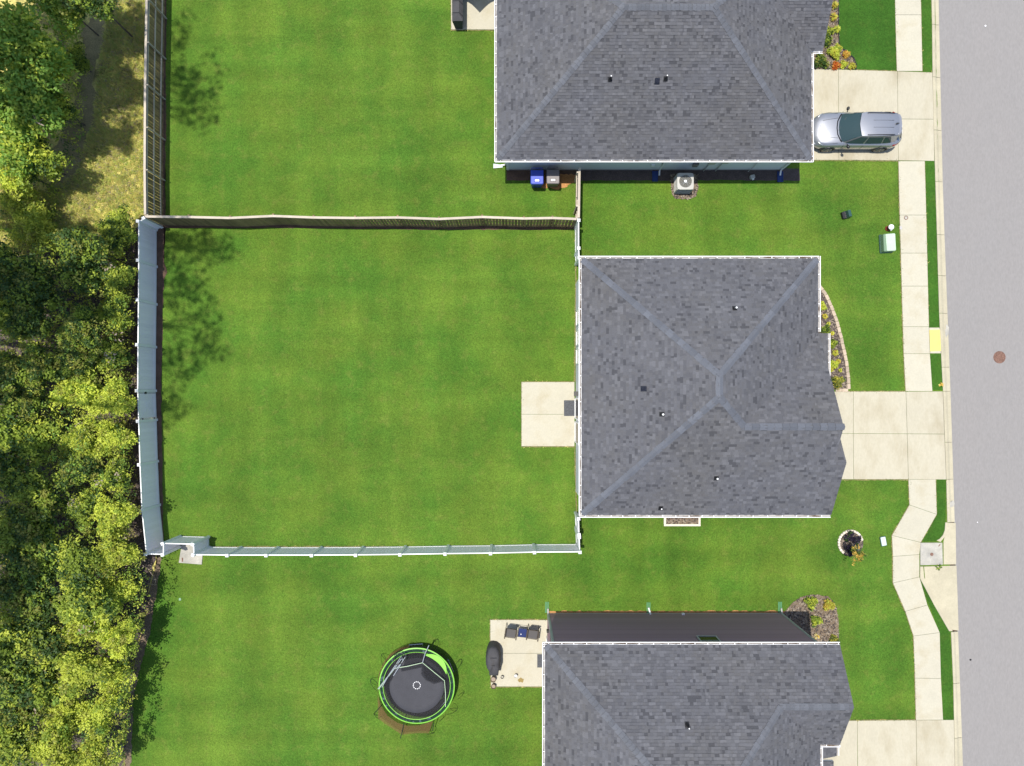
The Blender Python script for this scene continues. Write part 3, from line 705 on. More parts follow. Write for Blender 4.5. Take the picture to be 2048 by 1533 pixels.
# ---------------- middle house
def hip_house_mid():
    H = thing('house', 'two storey house with grey shingle hip roof in the middle of the photo', 'house')
    ze = 5.7
    Wf = Facet((3.16, 0), (1, 0), ze); Nf = Facet((8, 6.07), (0, -1), ze); Ef = Facet((13.9, 0), (-1, 0), ze); Sf = Facet((8, -5.57), (0, 1), ze)
    GN = Facet((13.9, 2.66), (0, -1), ze); G2 = Facet((14, -0.51), (0, -1), ze)
    fac = [(Wf, [[(3.16, 6.07), (3.16, -5.57), (8.53, -.2), (8.53, .7)]]), (Nf, [[(3.16, 6.07), (8.53, .7), (13.9, 6.07)]]),
           (Ef, [[(13.9, 6.07), (8.53, .7), (8.53, -.2), (9.785, -1.455), (13.9, 2.66)]]),
           (Sf, [[(3.16, -5.57), (9.785, -5.57), (9.785, -1.455), (8.53, -.2)], [(9.785, -5.57), (13.95, -5.57), (13.95, -1.455), (9.785, -1.455)], [(13.95, -5.57), (14.5, -5.57), (14.5, -3.04), (13.95, -3.04)]]),
           (GN, [[(9.785, -1.455), (13.95, -1.455), (13.95, 2.66), (13.9, 2.66)]]), (G2, [[(13.95, -3.04), (14.5, -3.04), (14.5, -.51), (13.95, -.51)]])]
    caps = [((3.2, 6.03), (8.53, .7), Wf, Nf), ((3.2, -5.53), (8.53, -.2), Wf, Sf), ((13.86, 6.03), (8.53, .7), Nf, Ef), ((8.53, .7), (8.53, -.2), Wf, Ef),
            ((8.53, -.2), (9.785, -1.455), Sf, Ef), ((9.785, -1.455), (13.93, -1.455), Sf, GN)]
    rf = roof(H, fac, caps, (40, 22, 12, 8, 18), capm='shcapm', caplen=0.3)
    # porch roof over the front bed
    Pf = Facet((15.55, 0), (-1, 0), 3.0, 0.33)
    tagp = roof(H, [(Pf, [[(13.6, -1.3), (15.55, -1.3), (15.55, 2.9), (13.6, 2.9)]])], [], (40, 22, 12, 8, 18), nsingle=0)
    tagp['label'] = 'low porch roof'
    gutter(H, (3.16, -5.6), (3.16, 6.1), (-1, 0), ze); gutter(H, (3.06, 6.07), (13.95, 6.07), (0, 1), ze); gutter(H, (13.9, 6.19), (13.9, 2.75), (1, 0), ze)
    gutter(H, (3.06, -5.57), (14.48, -5.57), (0, -1), ze); gutter(H, (15.55, 2.9), (15.55, -1.0), (1, 0), 3.0)
    x0, x1, y0, y1 = 3.42, 13.55, -5.28, 5.78
    siding_wall(H, (x0, y1), (x0, y0), 0, 5.6, (-1, 0), M['sidingB']); siding_wall(H, (x0, y0), (x1, y0), 0, 5.6, (0, -1), M['sidingB'])
    siding_wall(H, (x1, y0), (x1, y1), 0, 5.6, (1, 0), M['sidingB']); siding_wall(H, (x1, y1), (x0, y1), 0, 5.6, (0, 1), M['sidingB'])
    g = MB(); g.add([(13.6, -5.2, 5.6), (13.6, 2.3, 5.6), (13.6, -1.455, 7.8)], [(0, 1, 2)]); g.add([(14.2, -5.2, 5.6), (14.2, -0.8, 5.6), (14.2, -3.04, 6.9)], [(0, 1, 2)]); g.build('gable', M['sidingB'], H)
    for y in (3.85, 2.8, 1.85): window(H, (x0 - 0.02, y), (0, 1), (-1, 0), 0.7, 0.9, 2.3)
    for y in (4.5, 1.0, -3.2): window(H, (x0 - 0.02, y), (0, 1), (-1, 0), 0.9, 3.6, 4.9)
    window(H, (x0 - 0.02, -0.85), (0, 1), (-1, 0), 1.0, 0.12, 2.15, name='patio_door', mull=False)
    window(H, (x0 - 0.02, -2.1), (0, 1), (-1, 0), 1.0, 0.12, 2.15, name='patio_door', mull=False)
    window(H, (x1 + 0.02, -3.2), (0, 1), (1, 0), 4.6, 0.05, 2.2, name='garage_door', glass=M['white'])
    for x in (5.2, 10.0): window(H, (x, y0 - 0.02), (1, 0), (0, -1), 0.9, 3.6, 4.9); window(H, (x, y1 + 0.02), (1, 0), (0, 1), 0.9, 3.6, 4.9)
    vent_pipe(rf, 1469, 617, Nf, 0.3, M['steel']); vent_pipe(rf, 1323.5, 829, Wf, 0.3, M['steel']); vent_pipe(rf, 1432, 957, Sf, 0.25, M['steel']); vent_pipe(rf, 1321, 1017, Sf, 0.25)
    box_vent(rf, 1287, 778, Wf, 0.12)
    downspout(H, 13.6, 5.78 - 0.1, ze, (1, 0), 0.4); pass
    m2 = MB(); q = W(1153.4, 788, 1.5); m2.box(q.x - 0.14, q.x + 0.06, q.y - 0.12, q.y + 0.12, 1.4, 1.6); m2.build('wall_lamp', M['blackmetal'], H)
    return H
hip_house_mid()

# ---------------- top house
def house_top():
    H = thing('house', 'single storey house with grey shingle hip roof at the top, wall pale blue grey', 'house')
    ze = 3.0
    Sf = Facet((5, 11.45), (0, 1), ze); Wf = Facet((-0.74, 15), (1, 0), ze); Ef = Facet((14.73, 15), (-1, 0), ze); Nf = Facet((5, 22.91), (0, -1), ze)
    GS = Facet((15, 16.8), (0, 1), ze); GN = Facet((15, 22.9), (0, -1), ze)
    fac = [(Sf, [[(-.74, 11.45), (14.73, 11.45), (9.0, 17.18), (4.99, 17.18)]]), (Wf, [[(-.74, 11.45), (4.99, 17.18), (-.74, 22.91)]]),
           (Nf, [[(-.74, 22.91), (4.99, 17.18), (9.0, 17.18), (14.73, 22.91)]]), (Ef, [[(14.73, 11.45), (14.73, 16.8), (11.68, 19.85), (9.0, 17.18)]]),
           (GS, [[(14.73, 16.8), (15.3, 16.8), (15.3, 19.85), (11.68, 19.85)]]), (GN, [[(11.68, 19.85), (15.3, 19.85), (15.3, 22.9), (14.73, 22.9)]])]
    caps = [((-.7, 11.49), (4.99, 17.18), Wf, Sf), ((14.69, 11.49), (9.0, 17.18), Ef, Sf), ((4.99, 17.18), (9.0, 17.18), Sf, Nf), ((-.7, 22.87), (4.99, 17.18), Wf, Nf), ((14.69, 22.87), (9.0, 17.18), Nf, Ef), ((11.68, 19.85), (15.3, 19.85), GS, GN)]
    rf = roof(H, fac, caps, (36, 24, 14, 8, 18))
    gutter(H, (-.84, 11.45), (14.83, 11.45), (0, -1), ze); gutter(H, (-.74, 22.9), (-.74, 11.35), (-1, 0), ze); gutter(H, (14.73, 11.35), (14.73, 16.7), (1, 0), ze); gutter(H, (14.85, 16.8), (15.3, 16.8), (0, -1), ze)
    x0, x1, y0, y1 = -0.27, 14.42, 11.88, 22.5
    siding_wall(H, (x0, y0), (x1, y0), 0, 2.95, (0, -1), M['sidingA']); siding_wall(H, (x0, y1), (x0, y0), 0, 2.95, (-1, 0), M['sidingA'])
    siding_wall(H, (x1, y0), (x1, y1), 0, 2.95, (1, 0), M['sidingA']); siding_wall(H, (x1, y1), (x0, y1), 0, 2.95, (0, 1), M['sidingA'])
    window(H, (x0 - 0.02, 18.5), (0, 1), (-1, 0), 1.8, 0.12, 2.15, name='patio_door', mull=False); window(H, (x0 - 0.02, 14.4), (0, 1), (-1, 0), 0.9, 0.9, 2.3)
    window(H, (x1 + 0.02, 13.9), (0, 1), (1, 0), 3.2, 0.05, 2.2, name='garage_door', glass=M['white'])
    g = MB(); g.add([(15.0, 17, 2.9), (15.0, 22.6, 2.9), (15.0, 19.85, 4.6)], [(0, 1, 2)]); g.build('gable', M['sidingA'], H)
    vent_pipe(rf, 1220, 160, Sf, 0.4); vent_pipe(rf, 1331, 159, Sf, 0.4); box_vent(rf, 1314, 164, Sf, 0.12)
    downspout(H, 7.85, y0, ze, (0, -1), 0.45); downspout(H, 14.3, y0, ze, (0, -1), 0.45); downspout(H, x0, 12.1, ze, (-1, 0), 0.45)
    # fittings on the south wall
    def fit(name, px, py, z, wd, ht, dp, m):
        q = W(px, py, z); b = MB(); b.box(q.x - wd / 2, q.x + wd / 2, y0 - dp, y0, z - ht / 2, z + ht / 2, bev=0.0); return b.build(name, m, H)
    fit('meter_box', 1425, 328, 1.7, 0.34, 0.45, 0.2, M['acmetal']); fit('meter_box', 1452, 328, 1.7, 0.30, 0.40, 0.16, M['acmetal'])
    fit('disconnect_box', 1391, 337, 1.1, 0.26, 0.4, 0.14, M['bingrey']); fit('wall_vent', 1378, 327, 1.9, 0.15, 0.15, 0.08, M['black']); fit('wall_vent', 1327, 335, 1.2, 0.1, 0.1, 0.06, M['black'])
    fit('outlet_box', 1306, 336, 0.9, 0.16, 0.2, 0.08, M['white'])
    for px, z in ((1421, 1.4), (1446, 1.4)):
        q = W(px, 330, z); b = MB(); b.tube([(q.x, y0 - 0.06, 1.5), (q.x, y0 - 0.06, 0.05)], 0.03, 8); b.build('conduit', M['acmetal'], H)
    q = W(1512, 335, 1.2); b = MB(); b.tube([(q.x, y0 - 0.05, 1.5), (q.x + 0.02, y0 - 0.08, 0.8), (q.x - 0.05, y0 - 0.12, 0.1)], 0.018, 6); b.build('spigot_hose', M['trim'], H)
    return H
house_top()

# ---------------- lower house
def house_low():
    H = thing('house', 'two storey house with charcoal siding and grey shingle roof at the bottom', 'house')
    ze = 5.7
    Wf = Facet((1.5, -18), (1, 0), ze); Nf = Facet((8, -11.47), (0, -1), ze); Ef = Facet((14.0, -18), (-1, 0), ze); Sf = Facet((8, -26), (0, 1), ze); GS = Facet((14, -16), (0, 1), ze)
    fac = [(Wf, [[(1.5, -11.47), (7.75, -17.72), (7.75, -19.75), (1.5, -26)]]),
           (Nf, [[(1.5, -11.47), (11.74, -11.47), (11.74, -13.73), (7.75, -17.72)], [(11.74, -11.47), (14.9, -11.47), (14.9, -13.735), (11.74, -13.735)]]),
           (Ef, [[(11.735, -13.735), (14, -16), (14, -26), (7.75, -19.75), (7.75, -17.72)]]), (Sf, [[(1.5, -26), (7.75, -19.75), (14, -26)]]),
           (GS, [[(14.9, -13.735), (11.735, -13.735), (14.0, -16.0), (14.9, -16.0)]])]
    caps = [((1.54, -11.51), (7.75, -17.72), Wf, Nf), ((11.735, -13.735), (7.75, -17.72), Nf, Ef), ((14.88, -13.735), (11.735, -13.735), Nf, GS), ((7.75, -17.72), (7.75, -19.75), Wf, Ef), ((1.54, -25.96), (7.75, -19.75), Wf, Sf), ((13.96, -25.96), (7.75, -19.75), Ef, Sf)]
    rf = roof(H, fac, caps, (36, 24, 14, 8, 18))
    gutter(H, (1.4, -11.47), (14.9, -11.47), (0, 1), ze); gutter(H, (1.5, -26), (1.5, -11.37), (-1, 0), ze)
    gutter(H, (14.02, -16.0), (14.9, -16.0), (0, -1), ze); gutter(H, (14.0, -26), (14.0, -16.13), (1, 0), ze)
    PF = Facet((16.0, -18), (-1, 0), 3.0, 0.33); PN = Facet((14, -20.9), (0, 1), 3.0, 0.33)
    pr = roof(H, [(PF, [[(13.6, -17.9), (15.98, -17.9), (15.98, -16.6), (13.6, -16.6)]])], [], (30, 24, 14, 10, 18), nsingle=0); pr['label'] = 'low porch roof'
    pr = roof(H, [(Facet((14, -21.5), (0, 1), 2.9, 0.16), [[(13.6, -21.5), (15.75, -21.5), (15.62, -17.92), (13.6, -17.92)]])], [], (30, 24, 14, 10, 18), nsingle=0); pr['label'] = 'low garage roof strip'
    gutter(H, (15.98, -16.6), (15.98, -17.9), (1, 0), 3.0)
    x0, x1, y0, y1 = 1.9, 14.38, -25.6, -11.8
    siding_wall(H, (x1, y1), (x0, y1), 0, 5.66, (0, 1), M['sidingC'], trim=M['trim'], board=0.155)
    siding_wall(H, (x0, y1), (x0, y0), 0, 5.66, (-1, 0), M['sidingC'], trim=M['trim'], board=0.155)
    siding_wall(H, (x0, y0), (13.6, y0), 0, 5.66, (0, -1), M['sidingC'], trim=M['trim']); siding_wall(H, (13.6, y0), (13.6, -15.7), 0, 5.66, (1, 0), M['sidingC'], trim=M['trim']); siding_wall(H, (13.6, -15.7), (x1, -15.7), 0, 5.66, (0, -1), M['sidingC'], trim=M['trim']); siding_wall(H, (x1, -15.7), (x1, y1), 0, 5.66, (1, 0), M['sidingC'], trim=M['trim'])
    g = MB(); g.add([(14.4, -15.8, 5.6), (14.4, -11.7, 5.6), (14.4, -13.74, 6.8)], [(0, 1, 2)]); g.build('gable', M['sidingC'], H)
    window(H, (9.36, y1 + 0.02), (1, 0), (0, 1), 0.85, 3.8, 4.9, frame=M['trim'])
    window(H, (x0 - 0.02, -13.9), (0, 1), (-1, 0), 1.7, 0.12, 2.15, name='patio_door', mull=False)
    for y in (-17, -21): window(H, (x0 - 0.02, y), (0, 1), (-1, 0), 0.9, 0.9, 2.2); window(H, (x0 - 0.02, y), (0, 1), (-1, 0), 0.9, 3.6, 4.9)
    window(H, (13.62, -20), (0, 1), (1, 0), 4.6, 0.05, 2.2, name='garage_door', glass=M['white'])
    vent_pipe(rf, 1374, 1449, Nf, 0.4)
    downspout(H, x0 + 0.02, y1 - 0.06, ze, (0, 1), 0.3, M['trim']); downspout(H, x1 - 0.02, y1 - 0.04, ze, (0, 1), 0.3, M['trim'])
    b = MB(); q = W(1301, 1231, 0.3); b.tube([(q.x, y1 + 0.02, 0.35), (q.x - 0.02, y1 + 0.12, 0.25), (q.x - 0.06, y1 + 0.3, 0.1)], 0.045, 8); b.build('drain_outlet', M['white'], H)
    b = MB(); q = W(1366, 1232, 0.3); b.box(q.x - 0.07, q.x + 0.07, y1, y1 + 0.1, 0.25, 0.38); b.build('outlet_box', M['white'], H)
    b = MB(); q = W(1092, 1262, 1.8); b.box(x0 - 0.14, x0, q.y - 0.06, q.y + 0.06, 1.7, 1.95); b.build('wall_lamp', M['blackmetal'], H)
    return H
house_low()

# ------------------------------------------------------------------ fences
def vinyl_post(t, p, h=1.95, s=0.065, ang=0.0):
    b = MB(); mx = Matrix.Translation((p.x, p.y, 0)) @ Matrix.Rotation(ang, 4, 'Z')
    b.box(-s, s, -s, s, 0, h, mx=mx)
    b.add([mx @ Vector(v) for v in ((-s - .015, -s - .015, h), (s + .015, -s - .015, h), (s + .015, s + .015, h), (-s - .015, s + .015, h), (-s - .015, -s - .015, h + .03), (s + .015, -s - .015, h + .03), (s + .015, s + .015, h + .03), (-s - .015, s + .015, h + .03), (0, 0, h + .08))],
          [(0, 1, 5, 4), (1, 2, 6, 5), (2, 3, 7, 6), (3, 0, 4, 7), (4, 5, 8), (5, 6, 8), (6, 7, 8), (7, 4, 8), (3, 2, 1, 0)])
    return b.build('post', M['white'], t)
_bc = {}
def vinyl_panel(t, a, b, name='panel', z0=0.08, z1=1.86, gap=0.07):
    a = Vector(a[:2]); b = Vector(b[:2]); L = (b - a).length; d = (b - a) / L; ang = math.atan2(d.y, d.x)
    mx = Matrix.Translation((a.x, a.y, 0)) @ Matrix.Rotation(ang, 4, 'Z'); m_ = MB()
    m_.box(gap, L - gap, -0.025, 0.025, z1 - 0.12, z1, mx=mx); m_.box(gap, L - gap, -0.025, 0.025, z0, z0 + 0.14, mx=mx)
    p = m_.build(name, M['white'], t); n_ = max(1, round((L - 2 * gap) / 0.175)); wd = (L - 2 * gap) / n_
    key = round(wd, 3)
    if key not in _bc:
        me = bpy.data.meshes.new('board'); x = wd / 2; h = z1 - z0 - 0.26
        vs = []; 
        for z in (0, h): vs += [(-x, -0.006, z), (-x + 0.012, -0.014, z), (x - 0.012, -0.014, z), (x, -0.006, z), (x, 0.006, z), (x - 0.012, 0.014, z), (-x + 0.012, 0.014, z), (-x, 0.006, z)]
        me.from_pydata(vs, [], [(i, (i + 1) % 8, 8 + (i + 1) % 8, 8 + i) for i in range(8)]); me.materials.append(M['vinyl_b']); me.update(); _bc[key] = me
    for i in range(n_): link('board', _bc[key], p, mx @ Matrix.Translation((gap + wd * (i + 0.5), 0, z0 + 0.14)))
    return p
def vf(label, pts, z=1.95, skip=(), ends=True):
    t = thing('vinyl_fence', label, 'fence'); ps = [W(x, y, z) for x, y in pts]
    for i, p in enumerate(ps):
        q = ps[min(i + 1, len(ps) - 1)] - ps[max(i - 1, 0)]
        if ends or 0 < i < len(ps) - 1: vinyl_post(t, p, ang=math.atan2(q.y, q.x))
    for i in range(len(ps) - 1):
        if i not in skip: vinyl_panel(t, ps[i], ps[i + 1])
    return t, ps
t, ps = vf('tall white vinyl fence along the woods at the left of the middle yard', [(287, 437), (275.5, 443), (275.5, 521), (275, 600), (274, 690), (273.5, 782), (275.5, 843), (278, 930), (282, 1022), (291, 1109)], skip=(5,))
# gate in it
g = vinyl_panel(t, ps[5] + Vector((0, -0.0, 0)), ps[6], name='gate', gap=0.14)
b = MB()
for q in (ps[5], ps[6]):
    s = -1 if q is ps[5] else 1
    b.box(q.x - 0.03, q.x + 0.03, q.y + s * 0.08, q.y + s * 0.125, 0.08, 1.86)
b.tube([(ps[5].x + 0.03, ps[5].y - 0.15, 0.25), (ps[6].x + 0.03, ps[6].y + 0.15, 1.6)], 0.008, 6)
b.tube([(ps[6].x + 0.03, ps[6].y + 0.15, 0.25), (ps[5].x + 0.03, ps[5].y - 0.15, 1.6)], 0.008, 6)
b.build('gate_brace', M['white'], g)
b = MB(); b.box(ps[5].x + 0.03, ps[5].x + 0.07, ps[5].y - 0.16, ps[5].y - 0.05, 1.1, 1.25); b.build('latch', M['black'], g)
for z in (0.3, 1.5): b = MB(); b.box(ps[6].x + 0.03, ps[6].x + 0.06, ps[6].y - 0.06, ps[6].y + 0.13, z, z + 0.09); b.build('hinge', M['black'], g)

t, ps = vf('long white vinyl fence closing the bottom of the middle yard, with a square jog',
           [(291, 1109.2), (325, 1110), (325, 1088), (385.5, 1089.5), (386, 1110.5), (454, 1111.5), (532, 1111.5), (623, 1111.5), (711, 1111), (800, 1110), (890, 1108.5), (981, 1107.5), (1069, 1105.5), (1160, 1105)], ends=False)
vinyl_post(t, ps[1]); vinyl_post(t, ps[-1])
t, ps = vf('short white vinyl fence between the wooden gate and the top corner of the middle house', [(1157.5, 441), (1157.5, 497), (1158.5, 516)])
t, ps = vf('white vinyl side gate below the left corner of the middle house', [(1157.2, 1038), (1158.2, 1070)], skip=(0,))
g = vinyl_panel(t, ps[0], ps[1], name='gate', gap=0.1)
b = MB(); b.tube([(ps[0].x - 0.03, ps[0].y - 0.1, 0.2), (ps[1].x - 0.03, ps[1].y + 0.1, 1.6)], 0.012, 6); b.tube([(ps[0].x - 0.03, ps[0].y - 0.1, 1.6), (ps[1].x - 0.03, ps[1].y + 0.1, 0.2)], 0.012, 6); b.build('gate_brace', M['white'], g)
p1 = W(1158.6, 1075, 1.95); p2 = W(1159.5, 1103, 1.95); vinyl_post(t, p1); vinyl_panel(t, p1, p2)

# wooden fences
def wood_fence(label, pts, side, z=1.86, rails_out=True, gap=0.012, rail_zs=(0.3, 1.0, 1.68), seed=1, cap=True):
    """side: +1 / -1 side of the line on which rails and posts stand"""
    t = thing('wooden_fence', label, 'fence'); ps = [W(x, y, z) for x, y in pts]
    pw = 0.135; me_c = {}
    for i in range(len(ps) - 1):
        a = Vector(ps[i][:2]); b = Vector(ps[i + 1][:2]); L = (b - a).length; d = (b - a) / L; nn = Vector((-d.y, d.x)); ang = math.atan2(d.y, d.x)
        mx = Matrix.Translation((a.x, a.y, 0)) @ Matrix.Rotation(ang, 4, 'Z')
        for rz_ in rail_zs:
            m_ = MB(); m_.box(0.002, L - 0.002, side * 0.012 if side > 0 else -0.05, 0.05 if side > 0 else -0.012, rz_, rz_ + 0.085, mx=mx); m_.build('rail', M['cedartop'] if rails_out else M['cedar'], t)
        m_ = MB(); pwd = 0.045 if side > 0 else 0.022; m_.box(-pwd, pwd, side * 0.052 if side > 0 else -0.14, 0.14 if side > 0 else -0.052, 0, z + 0.01, mx=mx); m_.build('post', M['cedartop'] if rails_out else M['cedar'], t)
        if cap: m_ = MB(); m_.box(0.002, L - 0.002, -0.05, 0.065, z, z + 0.035, mx=mx); m_.build('cap_board', M['cedartop'], t)
        n_ = max(1, int(L / (pw + gap))); st = L / n_
        for k in range(n_):
            kk = R.randrange(3)
            if kk not in me_c:
                q = MB(); hh = z - 0.02 - kk * 0.006; q.prism([(-pw / 2, -0.009), (pw / 2, -0.009), (pw / 2, 0.009), (-pw / 2, 0.009)], 0.03, hh); o_ = q.build('picket', M['cedar'], t); me_c[kk] = o_.data; o_.matrix_local = mx @ Matrix.Translation((st * (k + 0.5), 0, 0))
            else: link('picket', me_c[kk], t, mx @ Matrix.Translation((st * (k + 0.5), R.uniform(-0.004, 0.004), 0)) @ Matrix.Rotation(R.uniform(-0.006, 0.006), 4, 'Y'))
    return t
wood_fence('long brown wooden privacy fence between the top yard and the middle yard', [(290, 434), (377, 435), (460, 437), (546, 433), (627, 436), (710, 437), (795, 436), (878, 439), (964, 435), (1048, 438), (1105, 437), (1153, 439)], 1, rails_out=False, gap=0.02)
wood_fence('tall brown wooden fence along the woods at the left of the top yard', [(291, 430), (290, 340), (290.5, 255), (291, 170), (292.5, 85), (294, 0), (295, -85)], -1)
# wooden double gate seen edge-on beside the top house
t = wood_fence('narrow wooden gate run between the top house wall and the fence corner', [(1157.5, 436), (1158, 412), (1159, 345), (1160, 336)], 1, z=1.75, rail_zs=(0.3, 0.9, 1.45))
b = MB(); q = W(1155, 370, 1.5); b.box(q.x - 0.06, q.x - 0.01, q.y - 0.6, q.y + 0.5, 1.3, 1.4); b.build('gate_bar', M['cedartop'], t)

# ------------------------------------------------------------------ car
def make_car(x, y, rz):
    C = thing('parked_car', 'silver compact suv parked nose to the garage on the top driveway', 'car', (x, y, 0.046), rz)
    def hw(s):   # half width along length
        if s > 1.55: t = (s - 1.55) / 0.73; return 0.90 * math.sqrt(max(0.0, 1 - (t * 0.86) ** 2.6))
        if s < -1.7: t = (-1.7 - s) / 0.57; return 0.90 * math.sqrt(max(0, 1 - (t * 0.76) ** 2.4))
        return 0.905
    st = [2.27, 2.2, 2.08, 1.9, 1.65, 1.3, 1.02, 0.6, 0.1, -0.4, -0.9, -1.4, -1.75, -1.95, -2.1, -2.2, -2.26]
    vs = []; fs = []; mi = []
    def top(s):
        if s > 1.02: t = (s - 1.02) / 1.25; return 1.04 - 0.10 * t - 0.18 * t ** 4
        if s > -1.8: return 1.04
        t = (-1.8 - s) / 0.46; return 1.06 - 0.12 * t ** 2
    for s in st:
        w_ = hw(s); z = top(s)
        half = [(0.0, z + (0.025 if s > 1 else 0)), (w_ * 0.45, z + 0.018), (w_ * 0.80, z - 0.012), (w_ * 0.93, z - 0.07), (w_ * 0.985, z - 0.22), (w_, 0.62), (w_ * 0.99, 0.40), (w_ * 0.93, 0.24)]
        rowl = [(s, yy, zz) for yy, zz in half[::-1]] + [(s, -yy, zz) for yy, zz in half[1:]]
        vs += rowl
    n = 15
    for i in range(len(st) - 1):
        for k in range(n - 1): fs.append((i * n + k, (i + 1) * n + k, (i + 1) * n + k + 1, i * n + k + 1)); mi.append(1 if k in (0, 13) else 0)
    fs.append(tuple(range(n))); mi.append(1); fs.append(tuple((len(st) - 1) * n + k for k in range(n - 1, -1, -1))); mi.append(0)
    body = mk('body', vs, fs, [M['silver'], M['cardark']], C, mi, smooth=True)
    # shut lines on the hood, creases
    def groove(pts, r=0.007, name='shut_line', par=body): b = MB(); b.tube(pts, r, 5); return b.build(name, M['cardark'], par)
    groove([(1.98, 0.0, 0.925), (1.93, 0.35, 0.92), (1.78, 0.62, 0.91), (1.5, 0.76, 0.955), (1.1, 0.78, 1.01)]); groove([(1.98, 0.0, 0.925), (1.93, -0.35, 0.92), (1.78, -0.62, 0.91), (1.5, -0.76, 0.955), (1.1, -0.78, 1.01)])
    for sgn in (1, -1):
        groove([(1.85, sgn * 0.42, 0.972), (1.1, sgn * 0.52, 1.052)], 0.008, 'hood_crease')
        groove([(0.75, sgn * 0.905, 0.5), (0.78, sgn * 0.895, 0.95)]); groove([(-0.25, sgn * 0.908, 0.5), (-0.25, sgn * 0.895, 0.95)]); groove([(-1.15, sgn * 0.905, 0.6), (-1.2, sgn * 0.893, 0.95)])
    # greenhouse
    zb, zr = 1.03, 1.60
    wb = [(1.12, 0.0), (1.08, 0.35), (0.92, 0.66), (0.86, 0.72)]; wt = [(0.22, 0.0), (0.20, 0.30), (0.13, 0.54), (0.10, 0.585)]
    def surf(name, A, B, za, zb_, m, par, lift=0.0):
        v = []; L = len(A)
        for (x_, y_), z in [(p, za) for p in A]: v.append((x_, y_, z if not isinstance(z, list) else 0))
        return v
    def grid(name, rows, m, par, smooth=True):
        v = [p for r in rows for p in r]; c = len(rows[0]); f = []
        for i in range(len(rows) - 1):
            for k in range(c - 1): f.append((i * c + k, i * c + k + 1, (i + 1) * c + k + 1, (i + 1) * c + k))
        return mk(name, v, f, m, par, smooth=smooth)
    def sym(pts): return [(x_, -y_) for x_, y_ in pts[::-1]] + pts[1:]
    base = sym(wb); head = sym(wt)
    rows = []
    for t_ in (0, 0.5, 1):
        rows.append([(a[0] + (b_[0] - a[0]) * t_, a[1] + (b_[1] - a[1]) * t_, zb + (1.56 - zb) * t_ + 0.03 * math.sin(PI * t_)) for a, b_ in zip(base, head)])
    grid('windshield', rows, M['carglass'], C)
    groove([(p[0] + 0.04, p[1], zb + 0.012) for p in base], 0.035, 'cowl', C)
    # roof
    rows = []
    for s, w2, z in ((0.22, 0.585, 1.565), (-0.1, 0.61, 1.60), (-0.6, 0.625, 1.62), (-1.2, 0.60, 1.61), (-1.55, 0.57, 1.585), (-1.8, 0.53, 1.545)):
        off = 0.12 if s == 0.22 else 0.0
        rows.append([(s - off * abs(k) ** 1.5 * (1 if s > 0.2 else 0), w2 * k, z + 0.045 * (1 - k * k) - 0.02) for k in (-1, -0.9, -0.5, 0, 0.5, 0.9, 1)])
    rp = grid('roof_panel', rows[::-1], M['silver'], C)
    for sgn in (1, -1): groove([(-0.15, sgn * 0.56, 1.632), (-0.25, sgn * 0.57, 1.645), (-1.45, sgn * 0.55, 1.64), (-1.55, sgn * 0.54, 1.62)], 0.018, 'roof_rail', C)
    for yy in (-0.18, 0.18): groove([(-0.45, yy, 1.643), (-1.5, yy, 1.628)], 0.006, 'roof_crease', rp)
    # pillars + side glass + rear glass
    for sgn in (1, -1):
        def q(x_, y_, z): return (x_, sgn * y_, z)
        belt = [(0.86, 0.735), (0.45, 0.80), (-0.2, 0.815), (-0.9, 0.81), (-1.45, 0.79), (-1.85, 0.72)]; rl_ = [(0.10, 0.588), (-0.08, 0.612), (-0.5, 0.628), (-1.0, 0.622), (-1.45, 0.605), (-1.78, 0.56)]
        A = [q(*p, zb - 0.01) for p in belt]; B = [q(*p, 1.565) for p in rl_]
        fr = grid('window_frame', [A, B] if sgn < 0 else [B, A], M['silver'], C)
        wA = [(0.72, 0.762), (0.42, 0.79), (-0.18, 0.80)]; wB = [(0.12, 0.628), (-0.02, 0.64), (-0.24, 0.655)]
        wC = [(-0.27, 0.80), (-0.6, 0.80), (-1.12, 0.79)]; wD = [(-0.3, 0.655), (-0.6, 0.655), (-1.05, 0.648)]
        wE = [(-1.18, 0.785), (-1.62, 0.75)]; wF = [(-1.12, 0.655), (-1.42, 0.645)]
        for lo, hi in ((wA, wB), (wC, wD), (wE, wF)):
            a_ = [q(p[0], p[1] + 0.018, zb + 0.03) for p in lo]; b__ = [q(p[0], p[1] + 0.012, 1.50) for p in hi]
            grid('side_window', [a_, b__] if sgn < 0 else [b__, a_], M['carglass'], C)
        # mirror
        b = MB(); b.tube([q(0.62, 0.84, 1.03), q(0.60, 0.97, 1.06)], 0.03, 8); b.tube([q(0.64, 0.93, 1.08), q(0.60, 1.00, 1.09), q(0.56, 1.07, 1.09)], [0.055, 0.085, 0.05], 8); b.build('mirror', M['cardark'], C, smooth=True)
        # headlight, taillight
        b = MB(); b.tube([q(2.12, 0.52, 0.80), q(1.98, 0.72, 0.82), q(1.80, 0.83, 0.84)], [0.03, 0.05, 0.03], 8); b.build('headlight', M['steel'], C, smooth=True)
        b = MB(); b.tube([q(-2.17, 0.45, 0.90), q(-2.05, 0.74, 0.90), q(-1.8, 0.88, 0.92)], [0.03, 0.05, 0.03], 8); b.build('taillight', M['taillight'], C, smooth=True)
